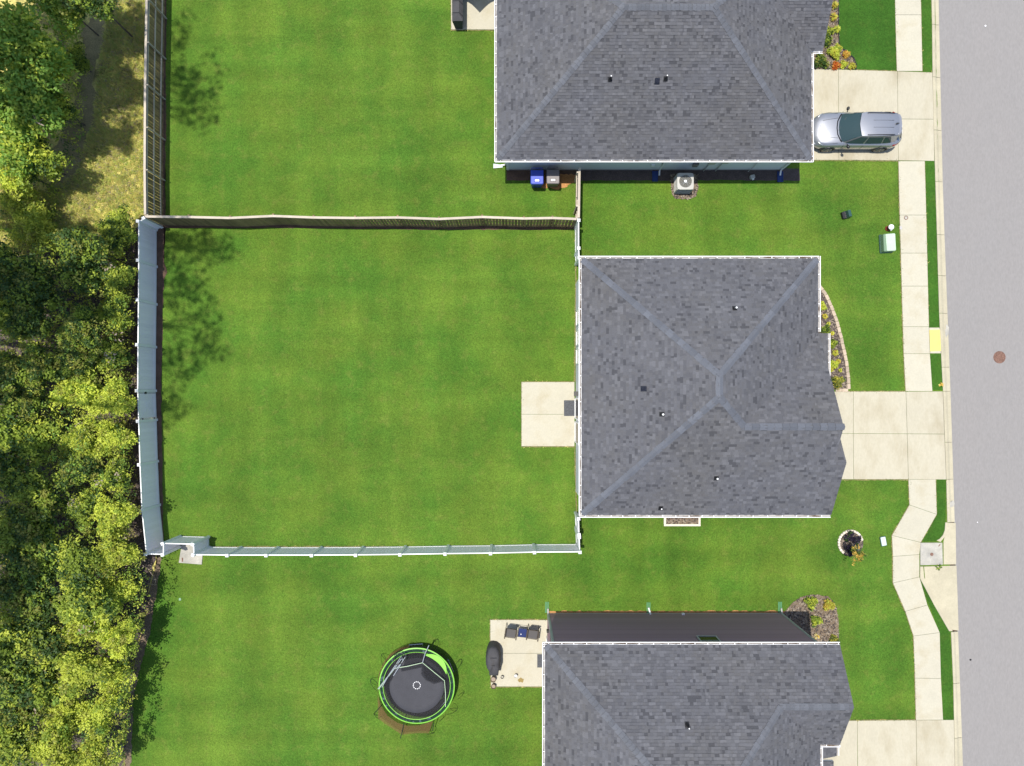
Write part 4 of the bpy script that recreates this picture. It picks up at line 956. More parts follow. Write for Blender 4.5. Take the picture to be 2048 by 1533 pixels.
        for wx in (1.38, -1.38):
            wl2 = MB(); wl2.tube([q(wx, 0.72, 0.335), q(wx, 0.915, 0.335)], 0.335, 24); wo2 = wl2.build('wheel', M['tyre'], C)
            b = MB(); b.tube([q(wx, 0.90, 0.335), q(wx, 0.92, 0.335)], 0.225, 20); b.build('rim', M['cardark'], wo2)
            b = MB()
            for k in range(5):
                a = 2 * PI * k / 5 + 0.3; b.tube([q(wx, 0.925, 0.335), q(wx + 0.23 * math.cos(a), 0.925, 0.335 + 0.23 * math.sin(a))], 0.025, 6)
            b.tube([q(wx + 0.24 * math.cos(k * PI / 10), 0.92, 0.335 + 0.24 * math.sin(k * PI / 10)) for k in range(20)], 0.018, 6, closed=True)
            b.build('spoke', M['alloy'], wo2)
            b = MB(); b.tube([q(wx + 0.38 * math.cos(a), 0.905, 0.335 + 0.38 * math.sin(a)) for a in [PI * k / 10 for k in range(11)]], 0.03, 6); b.build('wheel_arch', M['cardark'], C)
    rows = []
    for t_ in (0, 1):
        rows.append([(-1.84 - 0.30 * t_ + 0.10 * k * k, (0.52 + 0.14 * t_) * k, 1.53 - 0.40 * t_) for k in (-1, -0.5, 0, 0.5, 1)])
    grid('rear_window', rows, M['carglass'], C)
    b = MB(); b.prism([(-1.76, -.53), (-1.84, -.52), (-1.92, -.36), (-1.95, 0), (-1.92, .36), (-1.84, .52), (-1.76, .53)], 1.52, 1.545); b.build('spoiler', M['silver'], C)
    b = MB(); b.tube([(-1.62, 0, 1.64), (-1.70, 0, 1.72), (-1.74, 0, 1.68)], [0.05, 0.02, 0.012], 6); b.build('antenna', M['cardark'], C)
    groove([(-2.2, -0.55, 0.72), (-2.28, 0, 0.72), (-2.2, 0.55, 0.72)], 0.03, 'bumper_trim', C)
    groove([(2.2, -0.5, 0.55), (2.29, 0, 0.55), (2.2, 0.5, 0.55)], 0.07, 'grille', C)
    b = MB(); b.box(-2.29, -2.275, -0.25, 0.25, 0.8, 0.93); b.build('number_plate', M['label'], C)
    b = MB(); b.tube([(-2.16, -.5, 1.0), (-2.22, 0, 1.0), (-2.16, .5, 1.0)], .03, 6); b.build('rear_trim', M['cardark'], C)
    groove([(1.1, 0.15, 1.05), (0.75, -0.5, 1.22)], 0.008, 'wiper', C)
    return C
make_car(18.03, 13.72, PI)

# ------------------------------------------------------------------ small things by house and street
def wheelie(x, y, m, label, lidcol):
    t = thing('wheelie_bin', label, 'wheelie bin', (x, y, 0.03), 0, 'wheelie bins behind the top house')
    b = MB(); b.add([(-.25, -.28, 0.05), (.25, -.28, 0.05), (.25, .28, .05), (-.25, .28, .05), (-.32, -.36, 1.0), (.32, -.36, 1.0), (.32, .36, 1.0), (-.32, .36, 1.0)],
                    [(3, 2, 1, 0), (4, 5, 6, 7), (0, 1, 5, 4), (1, 2, 6, 5), (2, 3, 7, 6), (3, 0, 4, 7)]); b.build('body', m, t)
    b = MB(); b.prism([(-.29, -.40), (.29, -.40), (.335, -.35), (.335, .34), (-.335, .34), (-.335, -.35)], 1.0, 1.09, inset=0.04); l_ = b.build('lid', m, t)
    b = MB(); b.box(-.16, .16, -.30, -.12, 1.088, 1.115, bev=0.04); b.build('lid_ridge', m, l_)
    b = MB(); b.box(-.11, .11, -.27, -.17, 1.113, 1.119); b.build('label_plate', M['label'], l_)
    b = MB(); b.tube([(-.28, .36, .95), (-.28, .46, 1.0), (.28, .46, 1.0), (.28, .36, .95)], 0.022, 8); b.build('handle', m, t)
    for s in (-1, 1): b = MB(); b.tube([(s * .27, .3, .12), (s * .33, .3, .12)], 0.12, 14); b.build('wheel', M['tyre'], t)
wheelie(1.30, 11.2, M['binblue'], 'blue wheelie bin against the wall of the top house', None)
wheelie(2.13, 11.22, M['bingrey'], 'dark grey wheelie bin to the right of the blue one', None)

def ac_unit():
    c = W(1370.5, 363.5, 0.92); t = thing('air_conditioner', 'beige square air conditioner unit with round fan grille beside the top house', 'air conditioner', (c.x, c.y, 0.05))
    s = 0.41; b = MB(); b.box(-s + .02, s - .02, -s + .02, s - .02, 0.03, 0.86, bev=0.06); b.build('coil', M['accoil'], t)
    b = MB()
    for i in range(12):
        z = 0.1 + i * 0.063
        b.tube([(-s, -s + .05, z), (-s + .05, -s, z), (s - .05, -s, z), (s, -s + .05, z), (s, s - .05, z), (s - .05, s, z), (-s + .05, s, z), (-s, s - .05, z)], 0.009, 5, closed=True)
    b.build('louvre', M['acmetal'], t)
    b = MB()
    for sx in (-1, 1):
        for sy in (-1, 1): b.box(sx * s - .03 if sx > 0 else -s - 0.01, s + 0.01 if sx > 0 else -s + .03, sy * s - .03 if sy > 0 else -s - .01, s + .01 if sy > 0 else -s + .03, 0.0, 0.86)
    b.build('corner_post', M['acmetal'], t)
    # top with round opening
    n = 32; b = MB(); ro = 0.33; ring_o = []; ring_i = []
    for k in range(n):
        a = 2 * PI * k / n; ca, sa = math.cos(a), math.sin(a); m_ = (s + .02) / max(abs(ca), abs(sa)); m_ = min(m_, (s + .02) * 1.32)
        ring_o.append((ca * m_, sa * m_)); ring_i.append((ca * ro, sa * ro))
    vs = [(x, y, 0.92) for x, y in ring_o] + [(x, y, 0.93) for x, y in ring_i] + [(x, y, 0.84) for x, y in ring_o] + [(x, y, 0.74) for x, y in ring_i]
    fs = []
    for k in range(n):
        j = (k + 1) % n; fs += [(k, j, n + j, n + k), (2 * n + k, 2 * n + j, j, k), (n + k, n + j, 3 * n + j, 3 * n + k)]
    fs.append(tuple(3 * n + k for k in range(n)))
    mk('top_panel', vs, fs, [M['acmetal'], M['accoil']], t, [0] * (len(fs) - 1) + [1])
    b = MB()
    for k in range(4):
        a = 2 * PI * k / 4 + 0.5; v = []
        for r_, w1, z in ((0.06, 0.05, 0.84), (0.3, 0.14, 0.80)):
            for sg in (-1, 1): v.append((r_ * math.cos(a) - sg * w1 * math.sin(a), r_ * math.sin(a) + sg * w1 * math.cos(a), z + sg * 0.035))
        b.add(v, [(0, 1, 3, 2), (2, 3, 1, 0)])
    b.build('fan_blade', M['steel'], t)
    b = MB(); b.lathe(0, 0, [(0.0, 0.945), (0.07, 0.94), (0.075, 0.925)], 16); b.build('grille_hub', M['white'], t)
    b = MB()
    for k in range(12): a = 2 * PI * k / 12; b.tube([(0.07 * math.cos(a), 0.07 * math.sin(a), 0.93), (0.34 * math.cos(a), 0.34 * math.sin(a), 0.93)], 0.0045, 4)
    for r_ in (0.12, 0.18, 0.24, 0.30): b.tube([(r_ * math.cos(k * PI / 12), r_ * math.sin(k * PI / 12), 0.935) for k in range(24)], 0.004, 4, closed=True)
    b.build('grille', M['steel'], t)
ac_unit()

def chips(name, ring, n, z=0.045, mats=('chip0', 'chip1', 'chip2'), size=(0.03, 0.07), parent=None, dens=1.0):
    b = MB(); xs = [p[0] for p in ring]; ys = [p[1] for p in ring]; k = 0; tr = 0
    def inside(x, y):
        c = False; m = len(ring)
        for i in range(m):
            (x1, y1), (x2, y2) = ring[i], ring[(i + 1) % m]
            if (y1 > y) != (y2 > y) and x < (x2 - x1) * (y - y1) / (y2 - y1) + x1: c = not c
        return c
    while k < n and tr < n * 8:
        tr += 1; x = R.uniform(min(xs), max(xs)); y = R.uniform(min(ys), max(ys))
        if not inside(x, y): continue
        k += 1; a = R.uniform(0, PI); l_ = R.uniform(*size); w_ = l_ * R.uniform(.3, .6); ti = R.uniform(-.6, .6); zz = z + R.uniform(0, 0.03)
        ux, uy = math.cos(a) * l_, math.sin(a) * l_; vx, vy = -math.sin(a) * w_, math.cos(a) * w_
        b.add([(x - ux - vx, y - uy - vy, zz - ti * w_), (x + ux - vx, y + uy - vy, zz + ti * l_ * .5), (x + ux + vx, y + uy + vy, zz + ti * w_), (x - ux + vx, y - uy + vy, zz)], [(0, 1, 2, 3)], R.choice((0, 0, 1, 1, 2)))
    o = b.build(name, [M[m] for m in mats], parent); o['kind'] = 'stuff'; return o
def bed(label, pts, m, n=900, z=0.05):
    t = thing('mulch_bed', label, 'mulch bed'); r = P(*pts)
    sheet('mulch', r, z - 0.008, m, kind=None, parent=t, jitter=0.03, step=0.15)
    chips('bark_chips', r, n, z, parent=t)
    return t
bed('mulch pad around the air conditioner', [(1341, 350), (1395, 350), (1396, 380), (1391, 393), (1378, 399), (1352, 398), (1343, 388)], M['mulch2'], 500)
tb = bed('mulched front bed of the top house with yellow and orange plants', [(1615, -80), (1676, -80), (1676, 60), (1678, 95), (1692, 104), (1706, 117), (1712, 130), (1711, 139), (1615, 139)], M['mulch2'], 1600)
b = MB(); pts_ = [W(x, y, 0.06) for x, y in ((1677, -80), (1677, 60), (1679, 94), (1693, 103), (1707, 116), (1713, 130), (1712, 140))]; b.tube(pts_, 0.03, 6); b.build('edging_strip', M['black'], tb)
mbp = [(1605, 560), (1641, 577), (1652, 597), (1662, 620), (1671, 645), (1678, 675), (1685, 705), (1690, 728), (1693, 755), (1694, 780), (1640, 780), (1600, 700)]
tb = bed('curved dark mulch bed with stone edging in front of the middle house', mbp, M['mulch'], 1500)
def edging(t, pts, m, ln=0.30, wd=0.085, h=0.1, mat_=None):
    """row of edging blocks along a path, one object per block"""
    pts = [Vector(W(x, y)[:2]) for x, y in pts]; me = {}
    acc = 0.0
    segs = list(zip(pts, pts[1:])); tot = sum((b_ - a_).length for a_, b_ in segs); n_ = int(tot / ln); st = tot / n_
    def at(s):
        for a_, b_ in segs:
            L = (b_ - a_).length
            if s <= L: return a_.lerp(b_, s / L), (b_ - a_).normalized()
            s -= L
        return pts[-1], (segs[-1][1] - segs[-1][0]).normalized()
    bm_ = MB(); bm_.box(-st / 2 + .006, st / 2 - .006, -wd, wd, 0, h, bev=0.02); first = None
    for i in range(n_):
        p, d = at((i + .5) * st); mx = Matrix.Translation((p.x, p.y, R.uniform(-.008, .008))) @ Matrix.Rotation(math.atan2(d.y, d.x) + R.uniform(-.05, .05), 4, 'Z')
        if first is None: first = bm_.build('edging_block', m, t); first.matrix_local = mx
        else: link('edging_block', first.data, t, mx)
edging(tb, [(1637, 572), (1650, 589), (1661, 613), (1672, 642), (1680, 672), (1687, 703), (1692, 727), (1695.5, 755), (1696.5, 779)], M['stone'])
edging(tb, [(1670, 780.5), (1695, 781)], M['stone'])
bed('mulch bed at the corner of the charcoal house', [(1567, 1226), (1582, 1208), (1600, 1195), (1625, 1189), (1655, 1192), (1668, 1206), (1674, 1225), (1677, 1250), (1677, 1310), (1560, 1310), (1550, 1230)], M['mulch2'], 1500)
tb = bed('small rectangular mulch bed in a pale border under the bottom gutter of the middle house', [(1331, 1005), (1398, 1005), (1398, 1049), (1331, 1049)], M['mulch2'], 500)
b = MB()
for (xa, ya), (xb, yb) in (((1327, 1005), (1331, 1052)), ((1396, 1005), (1400, 1052)), ((1327, 1048), (1400, 1052))):
    p = W(xa, yb); q = W(xb, ya); b.box(p.x, q.x, p.y, q.y, 0, 0.11 if xa != 1327 or xb != 1400 else 0.115)
b.build('border', M['stonew'], tb)
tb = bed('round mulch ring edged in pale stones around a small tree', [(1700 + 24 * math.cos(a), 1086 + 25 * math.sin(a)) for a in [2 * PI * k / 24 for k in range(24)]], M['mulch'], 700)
edging(tb, [(1700 + 23.5 * math.cos(a), 1086 + 24.5 * math.sin(a)) for a in [-0.2 - 2 * PI * 0.62 * k / 20 for k in range(21)]], M['stonew'], ln=0.14, wd=0.06, h=0.11)
edging(tb, [(1700 + 23.5 * math.cos(a), 1086 + 24.5 * math.sin(a)) for a in [-0.2 + 2 * PI * 0.38 * k / 14 for k in range(15)]], M['mulch'], ln=0.14, wd=0.05, h=0.08)

# utilities
c = W(1774, 487, 0.2); t = thing('transformer_box', 'pale green metal utility box on the lawn beside the sidewalk', 'utility box', (c.x, c.y, 0.02), 0.05)
b = MB(); b.box(-.34, .34, -.5, .5, 0, 0.08, bev=0.03); b.build('pad', M['greendark'], t)
b = MB(); b.prism([(-.30, -.45), (-.22, -.47), (.27, -.47), (.31, -.42), (.31, .42), (.27, .46), (-.24, .46), (-.30, .42)], 0.08, 0.42, inset=0.03); b.build('cabinet', M['greendarker'] if 'greendarker' in M else mat('mid_green_enamel', (0.16, 0.25, 0.16), 0.5), t)
b = MB(); b.prism([(-.18, -.44), (-.14, -.46), (.27, -.46), (.31, -.42), (.31, .42), (.27, .46), (-.17, .44), (-.21, .40)], 0.42, 0.47, inset=0.02); b.build('lid', M['greenbox'], t)
c = W(1692, 430, 0.15); t = thing('utility_pedestal', 'small dark green plastic pedestal standing alone on the lawn', 'utility box', (c.x, c.y, 0.02), 0.25)
b = MB(); b.box(-.22, .2, -.19, .19, 0, 0.2, bev=0.03); b.build('base', M['black'], t)
b = MB(); b.add([(-.04, -.2, .15), (.22, -.2, .15), (.22, .2, .15), (-.04, .2, .15), (.0, -.17, .42), (.17, -.17, .38), (.17, .17, .38), (.0, .17, .42)], [(4, 5, 6, 7), (0, 1, 5, 4), (1, 2, 6, 5), (2, 3, 7, 6), (3, 0, 4, 7)]); b.build('hood', M['greendark'], t)
c = W(1774.5, 458, 0); t = thing('standpipe', 'short maroon water standpipe with a white cap next to the pale green box', 'standpipe', (c.x, c.y, 0.02))
b = MB(); b.lathe(0, 0, [(0.14, 0), (0.14, 0.05), (0.10, 0.08), (0.09, 0.34), (0.11, 0.36)], 14); b.build('barrel', M['maroon'], t)
b = MB(); b.lathe(0, 0, [(0.14, .34), (0.145, .40), (0.11, .44), (0.05, .46), (0.0, .465)], 16); b.build('cap', M['white'], t)
for a in (0.6, -1.2): b = MB(); b.tube([(0, 0, .26), (.17 * math.cos(a), .17 * math.sin(a), .26)], 0.045, 8); b.build('outlet', M['white'], t)
c = W(1812, 436, 0.05); t = thing('valve_cap', 'small round brass rimmed valve cap set in the sidewalk', 'valve cap', (c.x, c.y, 0.05))
b = MB(); b.lathe(0, 0, [(0.11, 0.0), (0.11, 0.012), (0.08, 0.012), (0.08, 0.004)], 18); b.build('rim', M['iron'], t)
b = MB(); b.lathe(0, 0, [(0.078, 0.006), (0.03, 0.008), (0, 0.008)], 14); b.build('cap', M['concrete_g'], t)
c = W(1802, 456, 0.05); b = MB(); b.box(c.x - .07, c.x + .06, c.y - .09, c.y + .09, 0.045, 0.058, bev=0.02); tag(b.build('marker_plate', M['trim']), 'small dark square plate at the sidewalk edge', 'marker plate')
c = W(1766.5, 1083, 0.05); t = thing('meter_lid', 'pale rectangular meter lid set in the lawn near the sidewalk bend', 'meter lid', (c.x, c.y, 0.02), 0.18)
b = MB(); b.box(-.16, .16, -.26, .26, 0, 0.05, bev=0.02); b.build('box', M['greendark'], t)
b = MB(); b.box(-.125, .135, -.235, .235, 0.05, 0.075, bev=0.03); b.build('lid', M['lidpale'], t)
c = W(360, 1199, 0.03); b = MB(); b.box(c.x - .06, c.x + .06, c.y - .07, c.y + .07, 0.01, 0.05, bev=0.02); tag(b.build('irrigation_box', M['greendull']), 'tiny pale irrigation box in the lower lawn near the woods', 'irrigation box')
c = W(1999, 715, -0.03); t = thing('manhole_cover', 'round rusty manhole cover in the road', 'manhole cover', (c.x, c.y, -0.03))
b = MB(); b.lathe(0, 0, [(0.33, 0.0), (0.32, 0.014), (0.285, 0.014), (0.28, 0.006)], 32); b.build('frame', M['iron'], t)
b = MB(); b.lathe(0, 0, [(0.278, 0.004), (0.277, 0.012), (0, 0.012)], 32)
for k in range(-3, 4):
    for j in range(-3, 4):
        if math.hypot(k, j) < 3.3: b.box(k * .07 - .018, k * .07 + .018, j * .07 - .018, j * .07 + .018, 0.012, 0.018)
b.build('lid', M['iron'], t)
for i, (px, py, m_, s, lb) in enumerate(((1971, 52, M['white'], .05, 'tiny white fleck of litter on the road near the top'), (1941, 1320, M['black'], .06, 'tiny dark spot of tar on the road near the bottom'), (1955, 1045, M['white'], .03, 'tiny white pebble on the road in line with the round mulch ring'))):
    c = W(px, py, -0.03); b = MB(); b.lathe(c.x, c.y, [(s, -0.03), (s * .7, -0.015), (0, -0.01)], 7); tag(b.build('road_fleck', m_), lb, 'debris')

# splash mats and downspout extensions
for px, py, lb in ((1094, 1214, 'green drainage strip on the lawn at the left corner of the charcoal house'), (1297, 1215, 'green drainage strip on the lawn at the middle of the charcoal wall'), (1560, 1214, 'green drainage strip on the lawn at the right corner of the charcoal house')):
    c = W(px, py, 0.04); b = MB()
    for k in range(4): x = c.x - .10 + k * .055; b.box(x, x + .038, c.y - .30, c.y + .26, 0.03, 0.045)
    b.box(c.x - .11, c.x + .11, c.y - .31, c.y - .27, 0.028, 0.05)
    t = tag(b.build('splash_mat', M['splash']), lb, 'drainage strip')
c = W(998, 333, 0.05); b = MB(); b.add([(c.x - .3, c.y - .1, .04), (c.x + .2, c.y - .07, .08), (c.x + .2, c.y + .07, .08), (c.x - .3, c.y + .12, .04), (c.x - .3, c.y - .12, .09), (c.x - .3, c.y + .14, .09)], [(0, 1, 2, 3), (0, 4, 1), (3, 2, 5)]); tag(b.build('splash_block', M['lidpale']), 'pale splash block at the left corner of the top house', 'splash block')
for px, py, lb in ((1310, 352, 'dark blue splash block in the shade left of the air conditioner'), (1560, 353, 'dark blue splash block in the shade at the right corner of the top house')):
    c = W(px, py, 0.05); b = MB(); b.box(c.x - .14, c.x + .14, c.y - .3, c.y + .25, 0.03, 0.07, bev=0.03); b.box(c.x - .15, c.x - .11, c.y - .3, c.y + .25, 0.03, 0.11); b.box(c.x + .11, c.x + .15, c.y - .3, c.y + .25, 0.03, 0.11); tag(b.build('splash_block', M['darkblue']), lb, 'splash block')
c = W(1505, 354, 0.15); t = thing('hose_box', 'small hose box with a white cap in the shade of the top house wall', 'hose box', (c.x, c.y, 0.03), 0.2)
b = MB(); b.box(-.12, .12, -.1, .1, 0, .18, bev=0.03); b.build('box', M['acmetal'], t); b = MB(); b.cyl(0.02, -.12, 0.02, .12, .05, 10); b.build('cap', M['white'], t)

# door mats
def doormat(px0, py0, px1, py1, lb, slats=False):
    a = W(px0, py1, 0.06); b_ = W(px1, py0, 0.06); b = MB()
    if slats:
        n_ = 6; st = (b_.x - a.x) / n_
        for k in range(n_): b.box(a.x + k * st, a.x + (k + .86) * st, a.y, b_.y, 0.05, 0.066)
        b.box(a.x, b_.x, a.y, b_.y, 0.05, 0.058)
    else: b.box(a.x, b_.x, a.y, b_.y, 0.05, 0.066, bev=0.02)
    return tag(b.build('door_mat', M['matgrey']), lb, 'door mat')
doormat(1128, 801, 1149, 832.5, 'dark grey door mat on the middle patio'); doormat(1074.5, 1309, 1091, 1335.5, 'dark ribbed door mat beside the gutter of the charcoal house', True)

# ---- garden chairs and side table
def sling_chair(px, py, rz, label):
    c = W(px, py, 0.4); t = thing('garden_chair', label, 'garden chair', (c.x, c.y, 0.05), rz, 'garden chairs on the lower patio')
    # local: front at -y
    for s in (-1, 1):
        b = MB(); b.tube([(s * .30, -.32, 0), (s * .30, -.30, .60), (s * .30, .18, .62), (s * .27, .33, .05)], 0.017, 8); b.build('leg', M['bronze'], t)
        b = MB(); b.box(s * .30 - .03, s * .30 + .03, -.33, .2, .615, .64); b.build('armrest', M['bronze'], t)
        b = MB(); b.tube([(s * .255, -.30, .40), (s * .255, .15, .37), (s * .25, .33, .98)], 0.016, 8); b.build('side_rail', M['bronze'], t)
    b = MB(); b.add([(-.245, -.29, .405), (.245, -.29, .405), (.245, .14, .375), (-.245, .14, .375), (.24, .32, .96), (-.24, .32, .96)], [(0, 1, 2, 3), (3, 2, 4, 5)]); b.build('sling', M['sling'], t)
    b = MB(); b.tube([(-.26, -.31, .41), (.26, -.31, .41)], .014, 8); b.tube([(-.25, .335, .98), (-.1, .345, 1.0), (.1, .345, 1.0), (.25, .335, .98)], .018, 8); b.build('cross_rail', M['bronze'], t)
sling_chair(1022, 1263.5, -0.14, 'brown framed garden chair with grey sling, left of the navy side table')
sling_chair(1065.5, 1266, -0.14, 'brown framed garden chair with grey sling, right of the navy side table')
c = W(1045, 1265, 0.45); t = thing('side_table', 'small side table with dark navy glass top between the two garden chairs', 'side table', (c.x, c.y, 0.05), -0.12)
b = MB(); b.box(-.21, .21, -.24, .2, .43, .445); b.build('table_top', M['navy'], t)
for sx in (-1, 1):
    for sy in (-1, 1): b = MB(); b.tube([(sx * .21, sy * .24, 0), (sx * .21, sy * .24, .45)], .014, 8); b.build('leg', M['bronze'], t)
b = MB(); b.tube([(-.215, -.245, .44), (.215, -.245, .44), (.215, .26, .44), (-.215, .26, .44)], .015, 6, closed=True); b.build('frame', M['bronze'], t)
b = MB(); q = W(1042, 1268.5, 0.52); b.cyl(q.x, q.y, 0.497, 0.56, .028, 10); tag(b.build('cup', M['label']), 'tiny white cup on the navy side table', 'cup')

# ---- covered grill (lower patio): draped cover lofted from outlines
def loft(name, rings, m, parent=None, smooth=True):
    vs = [v for r in rings for v in r]; n = len(rings[0]); fs = []
    for i in range(len(rings) - 1):
        for k in range(n): fs.append((i * n + k, i * n + (k + 1) % n, (i + 1) * n + (k + 1) % n, (i + 1) * n + k))
    fs.append(tuple((len(rings) - 1) * n + k for k in range(n)))
    return mk(name, vs, fs, m, parent, smooth=smooth)
def covered_grill():
    c = W(988, 1315, 0.3); t = thing('covered_grill', 'barbecue grill under a dark grey fitted cover on the lower patio edge', 'grill', (c.x, c.y, 0.05))
    out = [(-.16, .78), (-.02, .80), (.14, .76), (.27, .62), (.33, .40), (.34, .05), (.34, -.30), (.28, -.52), (.24, -.78), (-.02, -.80), (-.24, -.76), (-.26, -.50), (-.36, -.34), (-.43, -.05), (-.42, .20), (-.36, .48), (-.28, .68)]
    rings = []
    n = len(out)
    for z, s, dx in ((0.02, 1.02, 0), (0.35, 1.0, 0), (0.7, .97, 0), (0.92, .95, 0)):
        rings.append([(x * s + dx + R.uniform(-.012, .012), y * s + R.uniform(-.012, .012), z - (0.12 if (y < -.55 and z > .5) else 0)) for x, y in out])
    for z, s in ((1.08, .86), (1.16, .66), (1.2, .3)):
        rings.append([(x * s, y * s, z - (0.22 if y < -.55 else 0) - (0.1 if y > .5 else 0)) for x, y in out])
    loft('cover', rings, M['cover'], t)
    b = MB()
    for k in (0, 8): pass
    for yy in (.28, -.12): b.tube([(x, yy, z) for x, z in ((-.42, .86), (-.36, 1.02), (-.25, 1.14), (0, 1.19), (.2, 1.14), (.28, 1.05), (.34, .84))], .012, 6)
    b.tube([(-.2, .28, 1.12), (-.18, -.75, .85)], .01, 6); b.build('seam', M['cover'], t)
covered_grill()
def covered_grill2():
    c = W(916, 12, 0.5); t = thing('covered_grill', 'tall dark covered barbecue grill at the left edge of the top patio', 'grill', (c.x, c.y, 0.05))
    L = 1.2
    b = MB(); b.add([(-.17, -1.0, 0), (.2, -1.0, 0), (.2, 1.3, 0), (-.17, 1.3, 0), (-.27, -1.06, .95), (.29, -1.06, .95), (.29, 1.3, .95), (-.27, 1.3, .95)], [(0, 1, 5, 4), (1, 2, 6, 5), (2, 3, 7, 6), (3, 0, 4, 7)])
    b.add([(-.27, -1.06, .95), (.29, -1.06, .95), (.29, 1.3, .95), (-.27, 1.3, .95), (-.24, -.72, 1.1), (.10, -.72, 1.12), (.10, 1.2, 1.12), (-.24, 1.2, 1.1)], [(4, 5, 6, 7), (0, 1, 5, 4), (1, 2, 6, 5), (2, 3, 7, 6), (3, 0, 4, 7)])
    b.build('cover', M['cover'], t)
    b = MB()
    for y_ in (-.72, -.1, .6): b.tube([(-.27, y_, .96), (-.24, y_, 1.11), (.10, y_, 1.13), (.29, y_ - .1, .97), (.25, y_ - .1, .4)], .013, 6)
    b.tube([(.27, -.9, .93), (.27, 1.2, .93)], .015, 6); b.build('seam', M['black'], t)
covered_grill2()
# parasol whose scalloped shade falls on the top patio (canopy above the frame)
def parasol():
    q = W(960, 27, 0); # tip of the shade
    zc = 2.35; tip = Vector((q.x - 0.17 * zc, q.y + 0.06 * zc)); R0 = 1.55; t = thing('patio_parasol', 'dark patio parasol over the top patio, above the upper edge of the photo', 'parasol', (tip.x, tip.y + R0, 0.05))
    b = MB(); n = 6; seg = 8; rim = []
    for k in range(n):
        for j in range(seg):
            f = j / seg; a0 = -PI / 2 + 2 * PI * k / n; a1 = a0 + 2 * PI / n; p0 = Vector((math.cos(a0), math.sin(a0))) * R0; p1 = Vector((math.cos(a1), math.sin(a1))) * R0
            p = p0.lerp(p1, f); p *= 1 - 0.13 * math.sin(PI * f); rim.append((p.x, p.y, zc - .05 + .05 * math.sin(PI * f)))
    m_ = len(rim); b.add(rim + [(0, 0, zc + .5)], [(i, (i + 1) % m_, m_) for i in range(m_)]); b.build('canopy', M['parasol'], t)
    b = MB(); b.tube([(0, 0, 0.05), (0, 0, zc + .5)], .022, 8); b.build('pole', M['bronze'], t); b = MB(); b.lathe(0, 0, [(0.28, 0), (.28, .06), (.05, .1), (.04, .3)], 20); b.build('base', M['black'], t)
    b = MB()
    for k in range(n): a0 = -PI / 2 + 2 * PI * k / n; b.tube([(0, 0, zc + .47), (math.cos(a0) * R0 * .98, math.sin(a0) * R0 * .98, zc - .05)], .009, 5)
    b.build('rib', M['bronze'], t)
parasol()
# pots and buckets
def pot(px, py, r, h, label, m, inner):
    c = W(px, py, h); t = thing('plant_pot', label, 'plant pot', (c.x, c.y, 0.05))
    b = MB(); b.lathe(0, 0, [(r * .7, 0), (r, h), (r * 1.06, h), (r * 1.06, h + .02), (r * .88, h + .02), (r * .84, h - .06)], 20); b.build('pot', m, t)
    b = MB(); b.lathe(0, 0, [(r * .85, h - .05), (0, h - .045)], 20); b.build('contents', inner, t)
pot(986.5, 1359, .14, .3, 'larger dark clay pot just below the covered grill', M['pot'], M['dead']); pot(987, 1373, .12, .25, 'smaller dark clay pot at the bottom left corner of the lower patio', M['pot'], M['dead'])
pot(1004.5, 1354, .08, .12, 'small black pot with pale soil right of the clay pots', M['black'], M['concrete_g']); pot(1031.5, 1352, .09, .2, 'small white filled bucket near the brown stain', M['acmetal'], M['white'])
M['stain'] = mat('brown_stain', (0.26, 0.19, 0.07), 0.9, grain=0.3, gscale=20)
tag(sheet('leaf_litter', P(*[(1042 + (6 + R.uniform(-1.5, 1.5)) * math.cos(a), 1360 + (5 + R.uniform(-1.5, 1.5)) * math.sin(a)) for a in [2 * PI * k / 18 for k in range(18)]]), 0.054, M['stain'], kind=None), 'brown scatter of spilled potting soil on the lower patio', 'spilled soil')

